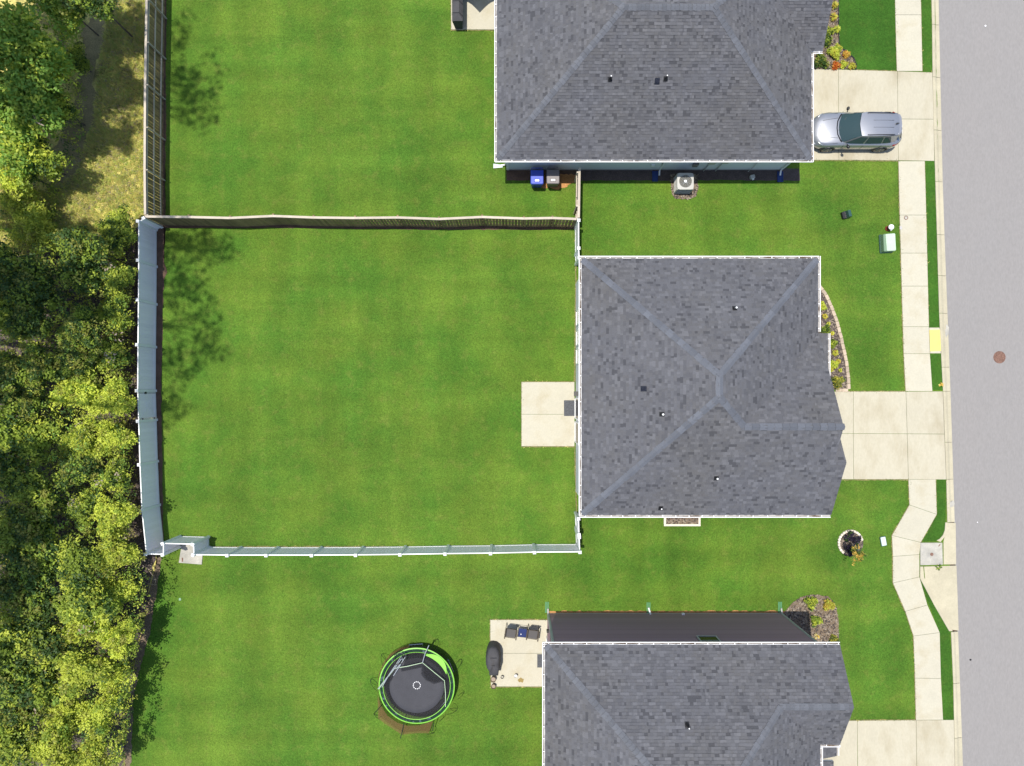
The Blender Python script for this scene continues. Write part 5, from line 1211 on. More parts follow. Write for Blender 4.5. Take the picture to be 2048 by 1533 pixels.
# ------------------------------------------------------------------ trampoline
def trampoline():
    c = W(833.5, 1371.5, 0.9); t = thing('trampoline', 'round black trampoline with lime green edge bands and a collapsed net', 'trampoline', (c.x, c.y, 0.02))
    def q(px, py, z): p = W(px, py, z); return (p.x - c.x, p.y - c.y, z - 0.02)
    zt = 0.88
    def ring(r0, r1, z0, z1, name, m, a0=0, a1=2 * PI, n=64, par=t, thick=0.0):
        vs = []; full = abs(a1 - a0 - 2 * PI) < 1e-6; cnt = n if full else n + 1
        for k in range(cnt):
            a = a0 + (a1 - a0) * k / n; wv = 0.006 * math.sin(9 * a)
            vs += [(r0 * math.cos(a), r0 * math.sin(a), z0 + wv), (r1 * math.cos(a), r1 * math.sin(a), z1 + wv)]
        fs = [(2 * k, 2 * k + 1, (2 * k + 3) % (2 * cnt), (2 * k + 2) % (2 * cnt)) for k in range(n)]
        return mk(name, vs, fs, m, par)
    b = MB(); b.lathe(0, 0, [(1.44, zt - .01), (1.43, zt), (1.2, zt - .015), (.7, zt - .03), (0.0, zt - .035)], 64); mt = b.build('jumping_mat', M['tmat'], t, smooth=True)
    for k in range(12):
        a0 = 2 * PI * k / 12; b = MB(); v = []
        for j in range(4):
            a = a0 + j / 3 * 0.30
            v += [(0.165 * math.cos(a), 0.165 * math.sin(a), zt - .022), (0.205 * math.cos(a), 0.205 * math.sin(a), zt - .022)]
        b.add(v, [(2 * j, 2 * j + 1, 2 * j + 3, 2 * j + 2) for j in range(3)]); b.build('centre_dash', M['label'], mt)
    b = MB()
    for k in range(72): a = 2 * PI * k / 72; b.tube([(1.43 * math.cos(a), 1.43 * math.sin(a), zt - .01), (1.66 * math.cos(a), 1.66 * math.sin(a), zt - .02)], .012, 5)
    b.build('spring', M['blackmetal'], t)['kind'] = 'stuff'
    ring(1.46, 1.74, zt - .02, zt + .035, 'inner_net_skirt', M['netblack']); ring(1.52, 1.72, zt - .3, zt - .3, 'under_shade_ring', M['black'])  # lower black ring is added to stand for the shade under the net
    b = MB(); b.tube([(1.92 * math.cos(2 * PI * k / 64), 1.92 * math.sin(2 * PI * k / 64), zt - .03) for k in range(64)], .035, 8, closed=True); b.build('frame_ring', M['steel'], t)
    ring(1.76, 1.95, zt + .045, zt + .045, 'safety_pad', M['padgreen'])
    ring(1.925, 1.985, zt + .05, zt + .035, 'edge_band', M['lime']); ring(1.742, 1.768, zt + .042, zt + .053, 'edge_band', M['lime'])
    ring(1.93, 1.99, zt + .04, zt - .22, 'skirt', M['black'])
    # lime sector where the pad has slipped, lies over bands
    vs = []; n = 14
    for k in range(n + 1):
        a = math.radians(22) + math.radians(54) * k / n; f = math.sin(PI * k / n); vs += [((1.66 - .02 * f) * math.cos(a), (1.66 - .02 * f) * math.sin(a), zt + .07), ((1.68 + .26 * f) * math.cos(a), (1.68 + .26 * f) * math.sin(a), zt + .075)]
    mk('slipped_pad', vs, [(2 * k, 2 * k + 1, 2 * k + 3, 2 * k + 2) for k in range(n)], M['lime'], t)
    # dark fallen net on the mat
    for pts, m_ in (([(801, 1338), (846, 1327), (889, 1358), (896, 1366), (890, 1372), (884, 1364), (868, 1369), (851, 1361), (842, 1350), (843, 1336), (803, 1344)], M['netblack']),
                    ([(812, 1313), (858, 1308), (880, 1330), (892, 1352), (889, 1361), (845, 1326), (806, 1334)], M['netblack']), ([(846, 1330), (886, 1361), (872, 1366), (856, 1362), (848, 1350)], M['netblack']),
                    ([(757, 1378), (790, 1338), (788, 1352), (779, 1368), (778, 1388), (784, 1410), (800, 1428), (793, 1430), (771, 1408), (762, 1392)], M['netblack'])):
        b = MB(); n = len(pts); zz = zt + .03 + .03 * R.random(); b.add([q(x, y, zz + R.uniform(0, .03)) for x, y in pts], [tuple(range(n - 1, -1, -1))]); b.build('fallen_net', m_, t)
    # enclosure cord (lime white) and its bent poles
    cord = [(757, 1379), (775, 1356), (790, 1337), (815, 1333), (845, 1326), (867, 1344), (889, 1362), (891, 1388), (891, 1414)]
    b = MB(); b.tube([q(x, y, 1.15) for x, y in cord], .016, 6); b.build('net_cord', M['steellime'], t)
    for pl in ([(756, 1378), (772, 1358), (790, 1336), (803, 1318)], [(764, 1375), (778, 1350), (797, 1322), (803, 1312), (806, 1322), (800, 1330), (792, 1338)], [(845, 1326), (850, 1308), (858, 1291)], [(787, 1352), (796, 1338), (812, 1312)]):
        b = MB(); b.tube([q(x, y, 1.2) for x, y in pl], .022, 8); b.build('net_pole', M['steel'], t)
    b = MB(); b.tube([q(x, y, 1.25) for x, y in ((800, 1306), (810, 1310), (812, 1320), (802, 1328), (792, 1330), (787, 1322), (790, 1310))], .02, 6, closed=True); b.build('net_pole', M['black'], t)
    for pl in ([(858, 1290), (851, 1318)], [(892, 1362), (904, 1350)], [(808, 1447), (801, 1477)], [(868, 1447), (865, 1462)], [(762, 1412), (751, 1425)], [(765, 1352), (780, 1356)]):
        b = MB(); b.tube([q(pl[0][0], pl[0][1], .9), q(pl[1][0], pl[1][1], .5)], .02, 8); b.build('leg_strut', M['black'], t)
    # legs
    for k in range(5):
        a = 2 * PI * k / 5 + .4; p0 = a - .2; p1 = a + .2
        b = MB(); b.tube([(1.9 * math.cos(p0), 1.9 * math.sin(p0), zt - .05), (1.88 * math.cos(p0), 1.88 * math.sin(p0), .04), (1.88 * math.cos(p1), 1.88 * math.sin(p1), .04), (1.9 * math.cos(p1), 1.9 * math.sin(p1), zt - .05)], .03, 8); b.build('leg', M['steel'], t)
    # net hanging outside
    b = MB(); rim = [(755, 1376), (756, 1392), (762, 1412), (775, 1432), (795, 1446), (815, 1452), (840, 1451), (866, 1442)]; low = [(755, 1400), (756, 1424), (756, 1437), (770, 1448), (788, 1460), (804, 1470), (832, 1467), (858, 1467)]
    for i in range(7): b.add([q(*rim[i], .82), q(*rim[i + 1], .82), q(*low[i + 1], .25), q(*low[i], .25)], [(0, 1, 2, 3)])
    rim2 = [(755, 1376), (757, 1350), (766, 1326), (781, 1307), (800, 1296), (818, 1290)]; in2 = [(757, 1376), (762, 1354), (772, 1334), (786, 1316), (803, 1303), (820, 1294)]
    for i in range(5): b.add([q(*rim2[i], .5), q(*rim2[i + 1], .5), q(*in2[i + 1], .85), q(*in2[i], .85)], [(0, 1, 2, 3)])
    b.build('hanging_net', M['net'], t)
    # black zig-zag lacing along the upper left
    b = MB(); pts = []
    for k in range(26): a = math.radians(100) + math.radians(62) * k / 25; r_ = 1.95 + (.10 if k % 2 else -.02); pts.append((r_ * math.cos(a), r_ * math.sin(a), .9))
    b.tube(pts, .014, 5); b.build('lacing', M['black'], t)
    # wire bows around the foot
    for k, (px, py, r_, a0) in enumerate(((872, 1287, 6, 0), (918, 1326, 6, -.6), (923, 1388, 5, -1.4), (906, 1420, 9, -1.8), (885, 1436, 4, -2.2), (863, 1465, 7, -2.8), (753, 1430, 8, 2.6), (748, 1366, 10, 1.7), (767, 1316, 7, 1.0))):
        dr = Vector((px - 834, -(py - 1372))).normalized(); tn = Vector((-dr.y, dr.x)); o = Vector(W(px, py, .3)[:2]) - Vector(c[:2]); rr = r_ / 37.6; b = MB()
        b.tube([((o + tn * rr * .8 * math.cos(a) + dr * rr * 1.3 * (math.sin(a) - .3)).x, (o + tn * rr * .8 * math.cos(a) + dr * rr * 1.3 * (math.sin(a) - .3)).y, .05 + .5 * (1 - math.sin(a))) for a in [-.6 + (PI + 1.2) * j / 12 for j in range(13)]], .011, 6); b.build('wire_bow', M['black'], t)
M['steellime'] = mat('pale_green_cord', (0.45, 0.6, 0.38), 0.5)
trampoline()

# ------------------------------------------------------------------ plants
def leaf_mass(seed, rx, ry, rz, nclump, nleaf, lsize, mats, weights, cl=0.35, shell=0.55, zc=None, up=0.7, hollow=True):
    rr = random.Random(seed); b = MB(); zc = rz if zc is None else zc
    for c in range(nclump):
        while True:
            x, y, z = rr.uniform(-1, 1), rr.uniform(-1, 1), rr.uniform(-.7, 1)
            d = math.sqrt(x * x + y * y + z * z)
            if d < 1 and (not hollow or d > shell * rr.random()): break
        lump = 0.8 + 0.38 * math.sin(3 * math.atan2(y, x) + seed) + 0.12 * math.sin(7 * math.atan2(y, x) + 2 * seed)
        cx, cy, cz = x * rx * lump, y * ry * lump, zc + z * rz
        mi = rr.choices(range(len(mats)), weights)[0]; cr = cl * rr.uniform(.6, 1.3)
        for l_ in range(nleaf):
            th = rr.uniform(0, 2 * PI); r_ = cr * rr.random() ** .5; px, py, pz = cx + r_ * math.cos(th), cy + r_ * math.sin(th), cz + cr * rr.uniform(-.45, .45) - r_ * .25
            n = Vector((rr.gauss(0, 1) + math.cos(th) * .4, rr.gauss(0, 1) + math.sin(th) * .4, rr.random() * 2.2 * up + .35)).normalized()
            a = n.cross(Vector((rr.gauss(0, 1), rr.gauss(0, 1), rr.gauss(0, .3)))).normalized(); b_ = n.cross(a); s = lsize * rr.uniform(.6, 1.3); p = Vector((px, py, pz))
            b.add([p - a * s, p - b_ * s * .55 + a * s * .1, p + a * s, p + b_ * s * .55 + a * s * .1], [(0, 1, 2, 3)], mi)
    return b
def spiky(seed, r, n, h, mats, weights, wd=0.012):
    rr = random.Random(seed); b = MB()
    for i in range(n):
        a = rr.uniform(0, 2 * PI); l_ = r * rr.uniform(.6, 1.1); hh = h * rr.uniform(.6, 1.2); w_ = wd * rr.uniform(.7, 1.5); s = Vector((-math.sin(a), math.cos(a), 0)) * w_; d = Vector((math.cos(a), math.sin(a), 0))
        p = [Vector((0, 0, 0)) + d * r * .08, d * l_ * .35 + Vector((0, 0, hh * .8)), d * l_ * .75 + Vector((0, 0, hh)), d * l_ + Vector((0, 0, hh * .6))]
        b.add([p[0] - s, p[0] + s, p[1] + s, p[1] - s, p[2] + s, p[2] - s, p[3]], [(0, 1, 2, 3), (3, 2, 4, 5), (5, 4, 6)], rr.choices(range(len(mats)), weights)[0])
    return b
def bedplant(px, py, rpx, kind, label, h=None, cat='shrub'):
    r = rpx / 37.4; seed = int(px * 7 + py * 3)
    hh = h or r * 1.1; c = W(px, py, hh * .6 + .04); name = 'shrub' if kind in ('lime', 'green', 'dark', 'olive', 'yellow', 'orange', 'gold', 'purple') else 'spiky_plant'
    t = thing(name, label, cat if name == 'shrub' else 'plant', (c.x, c.y, 0.04))
    pal = {'lime': ['lf_lime', 'lf_yellow', 'lf_mid'], 'green': ['lf_mid', 'lf_lime', 'lf_dark'], 'dark': ['lf_dark', 'lf_mid', 'lf_olive'], 'olive': ['lf_olive', 'lf_yellow', 'lf_dark'],
           'yellow': ['lf_yellow', 'lf_lime', 'lf_gold'], 'orange': ['lf_orange', 'lf_orange', 'lf_gold'], 'gold': ['lf_gold', 'lf_yellow', 'lf_orange'], 'purple': ['lf_purple', 'lf_purple', 'lf_dark'],
           'spyellow': ['lf_yellow', 'lf_lime', 'lf_gold'], 'splime': ['lf_lime', 'lf_yellow', 'lf_mid'], 'spdry': ['dead', 'drygrass', 'lf_gold']}[kind]
    ms = [M[k] for k in pal]
    if name == 'shrub': b = leaf_mass(seed, r, r, hh * .5, int(26 + 900 * r * r), 14, .045, ms, (5, 3, 2), cl=.09, zc=hh * .5 + .03)
    else: b = spiky(seed, r, 70, hh * .8, ms, (5, 3, 2), .016)
    b.build('foliage', ms, t)
    s = MB(); 
    for k in range(5): a = 2 * PI * k / 5; s.tube([(0, 0, 0), (r * .35 * math.cos(a), r * .35 * math.sin(a), hh * .5)], [.012, .005], 5)
    s.build('stem', M['bark'], t)
for a in [
    (1669, 10, 9, 'spyellow', 'spiky yellow plant, topmost in the front bed of the top house'), (1668, 34, 9, 'spyellow', 'spiky yellow plant, second from the top edge beside the dark front lawn'),
    (1674, 58, 9, 'splime', 'spiky lime yellow plant above the edging bend in the top front bed'), (1658, 63, 9, 'green', 'loose green shrub tucked against the roof edge of the top house'),
    (1655, 82, 9, 'dark', 'dark green shrub against the roof edge of the top house'), (1671, 103, 14, 'lime', 'large lime green shrub, biggest in the top front bed'),
    (1641, 122, 14, 'dark', 'dark green leafy shrub in the notch beside the top driveway'), (1692, 109, 6, 'gold', 'small golden mound near the curved edging of the top front bed'),
    (1672, 131, 7, 'orange', 'small orange plant beside the top driveway'), (1688, 129, 6, 'lime', 'small lime mound between the orange plant and the yellow one'), (1705, 132, 6, 'yellow', 'small yellow mound at the right end of the top front bed'),
    (1645, 613, 8, 'lime', 'lime green shrub at the top of the curved bed of the middle house'), (1650.5, 633, 6.5, 'spyellow', 'yellow spiky plant below the topmost lime shrub of the curved bed'), (1657, 648, 5, 'splime', 'small lime spiky plant just above the gutter step of the middle house'),
    (1653, 660, 9, 'dark', 'dark green shrub at the gutter step of the middle house'), (1665, 667, 4.5, 'spyellow', 'tiny yellow tuft right of the gutter step'), (1667, 687, 7.5, 'green', 'mid green shrub below the gutter step in the curved bed'),
    (1671, 706, 7.5, 'spyellow', 'yellow spiky plant at the middle of the curved bed'), (1667, 731, 10, 'lime', 'wide lime shrub beside the end of the porch gutter'), (1677, 723, 5.5, 'spyellow', 'small yellow tuft touching the wide lime shrub'),
    (1681, 741, 4.5, 'splime', 'tiny lime tuft above the olive shrub of the curved bed'), (1676, 764, 12, 'olive', 'olive yellow shrub at the bottom of the curved bed beside the driveway'),
    (1623, 1206, 12, 'green', 'round green shrub at the top left of the corner bed by the charcoal house'), (1658, 1211, 11, 'yellow', 'bright yellow shrub at the top right of the corner bed'), (1632, 1242, 10.5, 'green', 'green shrub beside the black triangle of shade at the charcoal house'),
    (1668, 1280, 9, 'olive', 'yellow green shrub at the bottom of the corner bed touching the gutter'), (1634, 1273, 7, 'spdry', 'dry brown tuft in the corner bed near the wall')]:
    bedplant(*a)
b = spiky(5, .22, 24, .08, [M['lf_dark'], M['lf_mid']], (3, 2), .014); o = b.build('weed', [M['lf_dark'], M['lf_mid']]); o.location = W(1876, 1134, 0.0); tag(o, 'green weed growing at the lower edge of the storm drain cover', 'weed')
b = spiky(9, .16, 16, .05, [M['lf_gold'], M['drygrass']], (3, 2), .02); o = b.build('weed', [M['lf_gold'], M['drygrass']]); o.location = W(1882, 770, 0.03); tag(o, 'dry orange tuft at the curb just above the middle driveway', 'weed')
# small tree in the ring
c0 = W(1701, 1085, 0); t = thing('small_tree', 'small tree with sparse olive yellow leaves leaning out of the round mulch ring', 'tree', (c0.x, c0.y, 0.04))
b = MB(); top_ = W(1719, 1112, 1.7) - c0; b.tube([(0, 0, 0), (top_.x * .4, top_.y * .4, .8), (top_.x * .8, top_.y * .8, 1.4)], [.03, .022, .012], 8)
for k in range(7): a = 2 * PI * k / 7; b.tube([(top_.x * .6, top_.y * .6, 1.1), (top_.x + .4 * math.cos(a), top_.y + .4 * math.sin(a), 1.7)], [.012, .004], 5)
b.build('trunk', M['bark'], t)
b = leaf_mass(77, .42, .46, .35, 60, 10, .045, [M['lf_olive'], M['lf_gold'], M['lf_dark']], (5, 2, 3), cl=.1, zc=1.6); o = b.build('crown', [M['lf_olive'], M['lf_gold'], M['lf_dark']], t); o.location = (top_.x - 0.02, top_.y, 0)
for px, py, r_, lb in ((1712, 1082, 9, 'dark purple low plant at the right side of the mulch ring'), (1704, 1101, 10, 'dark purple low plant at the foot of the small tree'), (1702, 1068, 5, 'small dark plant near the top of the mulch ring'), (1695, 1078, 6, 'small dark plant at the centre of the mulch ring')):
    bedplant(px, py, r_, 'purple', lb, h=.25)
b = MB(); p0 = W(1701.5, 1085, .1); p1 = W(1717, 1101, 1.1); b.tube([p0, p1], .018, 8); tag(b.build('stake', M['cedartop']), 'pale leaning stake supporting the small tree', 'stake')

# ---- woods: crown variants
def crown(seed, mats, wts, r=1.0, ls=.062, ncl=190, nl=34, cl=.24, rz=.75):
    b = leaf_mass(seed, r, r, rz, ncl, nl, ls, mats, wts, cl=cl, shell=.75, zc=0, up=.8); me = bpy.data.meshes.new('crown'); me.from_pydata(b.v, [], b.f)
    for m_ in mats: me.materials.append(m_)
    me.polygons.foreach_set('material_index', b.m); me.update(); return me
L_, D_, C_, O_, Mi = M['lf_lime'], M['lf_dark'], M['lf_cool'], M['lf_olive'], M['lf_mid']
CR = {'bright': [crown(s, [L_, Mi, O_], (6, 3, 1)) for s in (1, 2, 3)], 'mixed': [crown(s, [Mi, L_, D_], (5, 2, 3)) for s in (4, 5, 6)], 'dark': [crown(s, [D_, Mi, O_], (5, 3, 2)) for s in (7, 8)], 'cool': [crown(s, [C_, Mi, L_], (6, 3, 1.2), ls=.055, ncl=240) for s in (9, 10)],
      'sparse': [crown(s, [Mi, L_, D_], (5, 2, 3), ls=.08, ncl=50, nl=6, cl=.22) for s in (21, 22, 23)]}
def trunk_mesh(seed):
    rr = random.Random(seed); b = MB(); b.tube([(0, 0, 0), (.05 * rr.uniform(-1, 1), .05 * rr.uniform(-1, 1), .35), (.1 * rr.uniform(-1, 1), .1 * rr.uniform(-1, 1), .7), (0, 0, .98)], [.035, .028, .018, .006], 8)
    for k in range(9):
        a = rr.uniform(0, 2 * PI); z = rr.uniform(.35, .8); l_ = rr.uniform(.12, .26); b.tube([(0, 0, z), (l_ * .6 * math.cos(a), l_ * .6 * math.sin(a), z + .06), (l_ * math.cos(a), l_ * math.sin(a), z + .15)], [.012, .007, .002], 5)
    me = bpy.data.meshes.new('trunk'); me.from_pydata(b.v, [], b.f); me.materials.append(M['bark']); me.update(); return me
TR = [trunk_mesh(s) for s in range(4)]
def tree(px, py, zc, r, kind, label, group=None, rzf=0.8, name='tree', at=None, cat=None):
    """crown centre seen at px,py when its centre stands zc high"""
    c = W(px, py, zc) if at is None else Vector(at); t = thing(name, label, cat or ('tree' if name.endswith('tree') else 'shrub'), (c.x, c.y, -0.02), R.uniform(0, 2 * PI), group)
    tr_ = link('trunk', R.choice(TR), t); tr_.scale = (zc * .22 + .5, zc * .22 + .5, zc + r * .3)
    cr = link('crown', R.choice(CR[kind]), t); cr.location = (0, 0, zc); cr.scale = (r, r * R.uniform(.85, 1.15), r * rzf)
    cr.rotation_euler = (R.uniform(-.15, .15), R.uniform(-.15, .15), 0); return t
zones = ['below the wooden and white fence corner', 'by the first white fence panel', 'by the second white fence panel', 'by the third white fence panel', 'just above the fence gate',
         'opposite the fence gate', 'just below the fence gate', 'halfway between gate and bottom corner', 'by the last white fence panels', 'at the bottom white fence corner',
         'by the storm inlet pad', 'where dead branches lie', 'in line with the trampoline', 'at the bottom edge']
kinds_front = ['mixed', 'mixed', 'mixed', 'mixed', 'bright', 'bright', 'mixed', 'bright', 'bright', 'bright', 'bright', 'bright', 'bright', 'bright']
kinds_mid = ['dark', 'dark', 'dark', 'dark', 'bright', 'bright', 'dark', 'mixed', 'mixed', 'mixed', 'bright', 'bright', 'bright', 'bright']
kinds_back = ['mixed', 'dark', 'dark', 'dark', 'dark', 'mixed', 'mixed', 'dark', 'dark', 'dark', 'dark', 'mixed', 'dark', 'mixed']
adj = {'bright': 'yellow green leafy shrub', 'mixed': 'mid green leafy shrub', 'dark': 'dark green leafy shrub', 'cool': 'fresh green tree'}
for i in range(14):
    y = 478 + i * 79.5
    edge = 262 if i < 8 else (266 if i < 9 else (266, 272, 260, 230, 212)[i - 9])
    rf_ = (.8, .85, .9, .85, .95, 1.0, .85, 1.0, .95, .95, .95, .95, 1.0, 1.0)[i]
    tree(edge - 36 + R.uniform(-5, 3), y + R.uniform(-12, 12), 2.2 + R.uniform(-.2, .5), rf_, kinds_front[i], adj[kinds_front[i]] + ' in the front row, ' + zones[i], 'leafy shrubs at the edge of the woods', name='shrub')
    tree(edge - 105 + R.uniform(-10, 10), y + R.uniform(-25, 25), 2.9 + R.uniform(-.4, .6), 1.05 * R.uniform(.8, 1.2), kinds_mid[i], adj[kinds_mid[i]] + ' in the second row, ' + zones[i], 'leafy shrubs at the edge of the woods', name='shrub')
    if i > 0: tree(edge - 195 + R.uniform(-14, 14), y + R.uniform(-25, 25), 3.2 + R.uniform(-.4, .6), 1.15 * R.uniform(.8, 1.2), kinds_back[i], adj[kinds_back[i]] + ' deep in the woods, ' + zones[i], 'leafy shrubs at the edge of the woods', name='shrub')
for k, (px, py, zc, r_, kd, lb) in enumerate([
    (45, 95, 3.6, 2.0, 'cool', 'large fresh green tree crown in the top left corner'), (52, 185, 3.4, 1.9, 'cool', 'large fresh green tree crown below the corner tree at the left edge'), (30, 265, 3.0, 1.8, 'cool', 'green tree crown at the left edge beside the dirt path'),
    (120, 5, 3.2, 1.4, 'cool', 'dark shaded tree crown at the top edge above the dirt path'), (175, -10, 4.0, 1.2, 'dark', 'shaded tree crown cut by the top edge near the wooden fence'), (112, 215, 2.4, .9, 'mixed', 'small green tree beside the dirt path'),
    (150, 120, 1.4, .75, 'mixed', 'lone leafy shrub standing on the shaded forest floor'), (70, 320, 2.4, 1.3, 'mixed', 'leafy tree below the grey fallen branch'), (30, 340, 2.4, 1.2, 'bright', 'yellow green shrub at the left edge above the clearing'),
    (40, 410, 1.2, 1.0, 'bright', 'low yellow green shrub at the left edge of the sunny clearing'), (70, 455, 1.4, 1.1, 'bright', 'low yellow green shrub at the lower left of the sunny clearing'), (235, 455, 1.6, .9, 'mixed', 'mid green shrub just outside the fence corner')]):
    tree(px, py, zc, r_, kd, lb, name='tree' if zc > 2.3 else 'shrub')
# tall trees beyond the left edge of the photo whose crowns throw the dappled shade
tall = [(-26.0, 20.0, 15, 2.8, 'mixed'), (-27.4, 17.2, 15, 2.2, 'mixed'), (-23.7, 14.6, 17, .8, 'mixed'), (-23.4, 17.2, 17, 1.1, 'mixed'), (-23.4, 15.9, 17, 1.3, 'sparse'), (-24.1, 20.3, 17, 1.6, 'mixed'), (-25.0, 14.6, 16, 1.1, 'mixed'), (-26.8, 8.4, 15, 1.8, 'mixed'), (-23.6, 5.0, 17, 1.3, 'mixed'), (-26.2, -3.0, 17, 1.7, 'mixed'), (-25.6, -5.6, 16, 1.6, 'mixed'), (-24.0, 18.6, 16, 1.5, 'sparse'), (-28.6, 11.0, 15, 1.5, 'mixed'),
        (-20.3, 17.6, 21, 1.9, 'sparse'), (-20.9, 16.4, 21, 1.5, 'sparse'), (-21.6, 20.0, 20, 1.7, 'sparse'), (-20.2, 9.3, 21, 1.5, 'sparse'), (-21.4, 8.7, 20, 1.8, 'sparse'), (-19.2, 8.8, 22, 1.0, 'sparse'), (-20.9, 6.3, 20, 1.8, 'sparse'), (-20.1, 4.6, 21, 1.6, 'sparse'), (-21.2, 2.6, 20, 1.7, 'sparse'), (-21.4, 0.2, 20, 1.0, 'sparse'),
        (-25.8, 5.6, 17, 2.3, 'mixed'), (-24.6, 2.4, 17, 1.5, 'sparse'), (-28.0, 1.0, 16, 2.2, 'mixed'), (-28.0, -5.0, 16, 2.4, 'mixed'), (-26.6, -8.4, 16, 1.8, 'mixed'), (-28.8, -12.0, 16, 2.2, 'mixed'), (-29.8, -17.5, 15, 2.0, 'mixed'), (-26.5, 24, 16, 3.0, 'mixed'), (-22.5, 24, 17, 2.4, 'sparse')]
tall = [(x - 1.2, y + .42, z + 7, r_, k) if (k == 'sparse' and z >= 20) else (x, y, z, r_, k) for x, y, z, r_, k in tall]
for i, (x, y, z, r_, kd) in enumerate(tall):
    bx = min(x - 6.5, -29.5)
    t = thing('tall_tree', 'tall tree leaning out of the woods with its crown beyond the left photo edge', 'tree', (bx, y, -0.02), 0, 'tall trees beyond the left edge')
    b = MB(); b.tube([(0, 0, 0), (.25 * (x - bx), .1, z * .4), (.6 * (x - bx), 0, z * .75), (x - bx, 0, z)], [.22, .17, .11, .04], 10)
    for k in range(6): a = k * 1.1 + i; b.tube([(.8 * (x - bx), 0, z * .86), (x - bx + r_ * .6 * math.cos(a), r_ * .6 * math.sin(a), z + r_ * .1)], [.05, .015], 6)
    b.build('trunk', M['bark'], t)
    cr = link('crown', R.choice(CR[kd]), t); cr.location = (x - bx, 0, z); cr.scale = (r_, r_ * R.uniform(.9, 1.1), r_ * .5); cr.rotation_euler = (0, 0, R.uniform(0, 6.28))

for i in range(10):
    zn = ['level with the first white fence panel', 'level with the second white fence panel', 'level with the third white fence panel', 'level with the fence gate', 'just below the level of the gate', 'level with the lower fence panels', 'level with the bottom fence corner', 'level with the storm inlet pad', 'level with the trampoline', 'in the bottom left corner'][i]
    tree(14 + R.uniform(-14, 14), 540 + i * 104 + R.uniform(-20, 20), 3.4, 1.35 * R.uniform(.85, 1.1), ('dark', 'mixed')[i % 2], adj[('dark', 'mixed')[i % 2]] + ' at the left photo edge, ' + zn, 'leafy shrubs at the edge of the woods', name='shrub')
def undergrowth():
    rr = random.Random(11); b = MB(); ms = [L_, Mi, D_, O_, M['lf_cool'], M['dead']]
    reg = [((0, 470), (285, 1533), 3900), ((0, 350), (110, 480), 160), ((100, 60), (160, 330), 130), ((60, 0), (130, 120), 60)]
    for (x0, y0), (x1, y1), cnt in reg:
        for _ in range(cnt):
            px, py = rr.uniform(x0, x1), rr.uniform(y0, y1)
            if py > 1110: px = min(px, 305 - (py - 1110) * .16 - rr.uniform(0, 20))
            h = rr.uniform(.15, 1.0) if y1 < 500 else rr.choice((rr.uniform(.2, 1.5), rr.uniform(1.2, 3.9)))
            if py < 1125 and px > 245: px -= 30
            if px > 215: h = min(h, 2.6)
            c = W(px, py, h); base = Vector((rr.gauss(0, .25), rr.gauss(0, .25), 1)).normalized(); mi = rr.choices(range(6), (5, 4, 3, 2, 2, .6))[0]; cr = rr.uniform(.12, .38); s0 = rr.uniform(.035, .075)
            for l_ in range(rr.randint(8, 20)):
                th = rr.uniform(0, 2 * PI); q = cr * rr.random() ** .6; p = c + Vector((q * math.cos(th), q * math.sin(th), rr.uniform(-.3, .12) - q * .3)); n = (base + Vector((rr.gauss(0, .55), rr.gauss(0, .55), 0))).normalized()
                a = n.cross(Vector((rr.gauss(0, 1), rr.gauss(0, 1), .1))).normalized(); d = n.cross(a); s = s0 * rr.uniform(.7, 1.3)
                b.add([p - a * s, p - d * s * .5, p + a * s, p + d * s * .5], [(0, 1, 2, 3)], mi)
    o = b.build('undergrowth', ms); tag(o, 'tangled leafy undergrowth and vines filling the woods at the left', 'undergrowth', kind='stuff')
undergrowth()
# dry grass and forest undergrowth
def tufts(name, rings, n, mats, wts, h=.22, z=-.02):
    b = MB(); rr = random.Random(3)
    for ring_, cnt in rings:
        r = P(*ring_); xs = [p[0] for p in r]; ys = [p[1] for p in r]; k = 0
        while k < cnt:
            x = rr.uniform(min(xs), max(xs)); y = rr.uniform(min(ys), max(ys)); c = False; m = len(r)
            for i in range(m):
                (x1, y1), (x2, y2) = r[i], r[(i + 1) % m]
                if (y1 > y) != (y2 > y) and x < (x2 - x1) * (y - y1) / (y2 - y1) + x1: c = not c
            if not c: continue
            k += 1; mi = rr.choices(range(len(mats)), wts)[0]
            for j in range(5):
                a = rr.uniform(0, 2 * PI); l_ = h * rr.uniform(.5, 1.1); w_ = .012 * rr.uniform(.8, 1.6); d = Vector((math.cos(a), math.sin(a), 0)); s = Vector((-d.y, d.x, 0)) * w_; p = Vector((x, y, z)) + d * .02
                b.add([p - s, p + s, p + d * l_ * .6 + Vector((0, 0, l_ * rr.uniform(.4, .9)))], [(0, 1, 2)], mi)
    o = b.build(name, mats); tag(o, 'dry yellow grass on the clearing between the woods and the wooden fence', 'grass', kind='stuff'); return o
tufts('dry_grass', [([(0, 345), (90, 385), (150, 350), (185, 250), (200, 120), (220, 0), (292, 0), (290, 430), (270, 445), (200, 470), (120, 500), (0, 520)], 11000), ([(0, 520), (270, 450), (275, 1100), (310, 1150), (260, 1330), (250, 1533), (0, 1533)], 5000)], 0, [M['drygrass'], M['drygrass2'], M['dead']], (5, 4, 1))
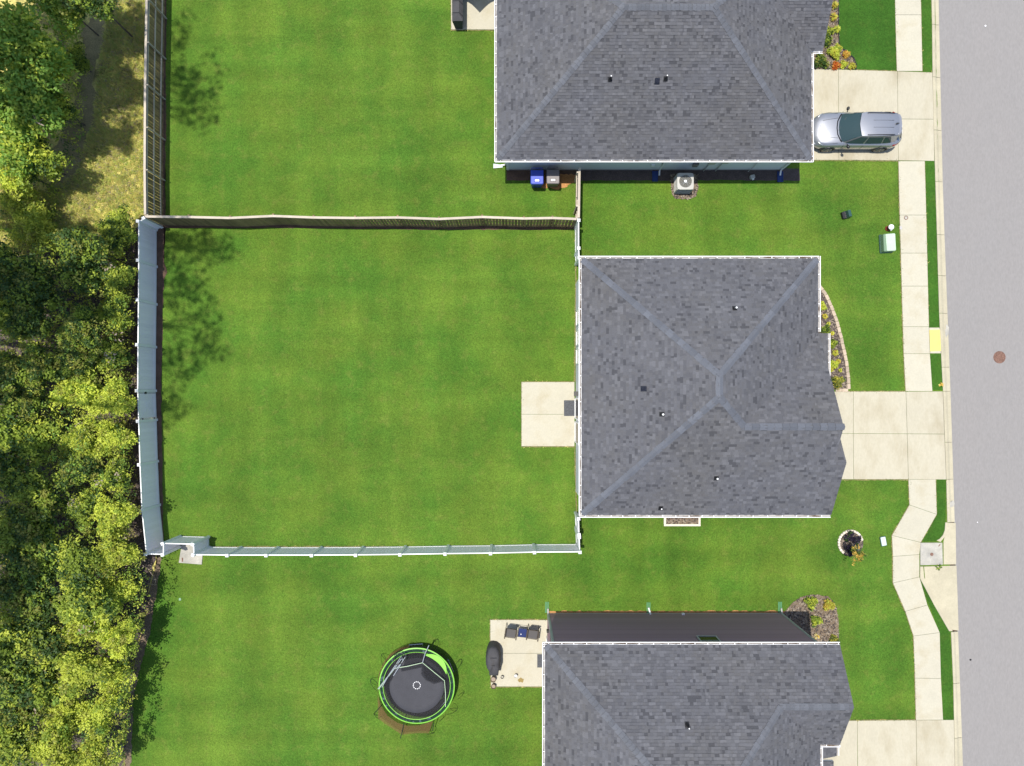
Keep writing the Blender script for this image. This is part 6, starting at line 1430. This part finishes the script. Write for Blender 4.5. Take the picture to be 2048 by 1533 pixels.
# fallen branches
for i, (pts, r_, z, lb) in enumerate((([(62, 238), (74, 245), (88, 252)], .06, 3.6, 'pale grey broken branch below the large green crowns at the left'), ([(0, 745), (10, 728), (16, 718)], .06, 2.5, 'grey trunk piece at the left edge level with the white fence'), ([(301, 1145), (312, 1160), (309, 1172)], .022, .5, 'pale dead branch at the lawn edge just below the white fence corner'), ([(296, 1168), (313, 1170)], .02, .4, 'short dead branch crossing the lawn edge'), ([(255, 1395), (268, 1378), (262, 1366)], .02, .3, 'thin dead branch at the lawn edge left of the trampoline'), ([(275, 1250), (290, 1262), (288, 1275)], .018, .4, 'thin curved dead twig at the lawn edge in the shade'))):
    b = MB(); ps_ = [W(x, y, z + .1 * k) for k, (x, y) in enumerate(pts)]; b.tube(ps_, [r_, r_ * .8, r_ * .4][:len(ps_)], 7)
    p = ps_[1 if len(ps_) > 2 else 0]
    for k in range(3): b.tube([p, p + Vector((R.uniform(-.4, .4), R.uniform(-.4, .4), .1))], [r_ * .5, r_ * .15], 5)
    tag(b.build('dead_branch', M['dead']), lb, 'branch')
sheet('soil_strip', P((318, 1112), (325, 1118), (315, 1170), (301, 1262), (281, 1332), (267, 1402), (262, 1540), (250, 1540), (256, 1400), (268, 1330), (288, 1255), (303, 1165)), 0.027, M['mulch2'], jitter=0.05, step=0.15)

# ragged blades spilling over the edges of the concrete
def fringe():
    rr = random.Random(21); b = MB()
    for path in fringe_paths:
        for a, c in zip(path, path[1:]):
            a = Vector(a); c = Vector(c); L = (c - a).length; d = (c - a) / L; nn = Vector((-d.y, d.x)); k = 0.0
            while k < L:
                k += rr.uniform(.012, .09)
                if rr.random() < .35: continue
                p = a + d * k + nn * rr.gauss(0, .03); an = rr.uniform(0, 2 * PI); l_ = rr.uniform(.04, .12); w_ = rr.uniform(.008, .02)
                e = Vector((math.cos(an), math.sin(an))) * l_; s_ = Vector((-e.y, e.x)).normalized() * w_
                b.add([(p.x - s_.x, p.y - s_.y, .03), (p.x + s_.x, p.y + s_.y, .03), (p.x + e.x, p.y + e.y, .058 + rr.uniform(0, .03))], [(0, 1, 2)], rr.choices((0, 1, 2), (5, 4, 2))[0])
    o = b.build('grass_fringe', [M['fringe_green'], M['fringe_light'], M['drygrass']]); tag(o, 'ragged grass blades along the edges of paths, patios and driveways', 'grass', kind='stuff')
M['fringe_green'] = leaf('fringe_green', (0.06, 0.14, 0.015)); M['fringe_light'] = leaf('fringe_light', (0.12, 0.19, 0.02))
fringe()
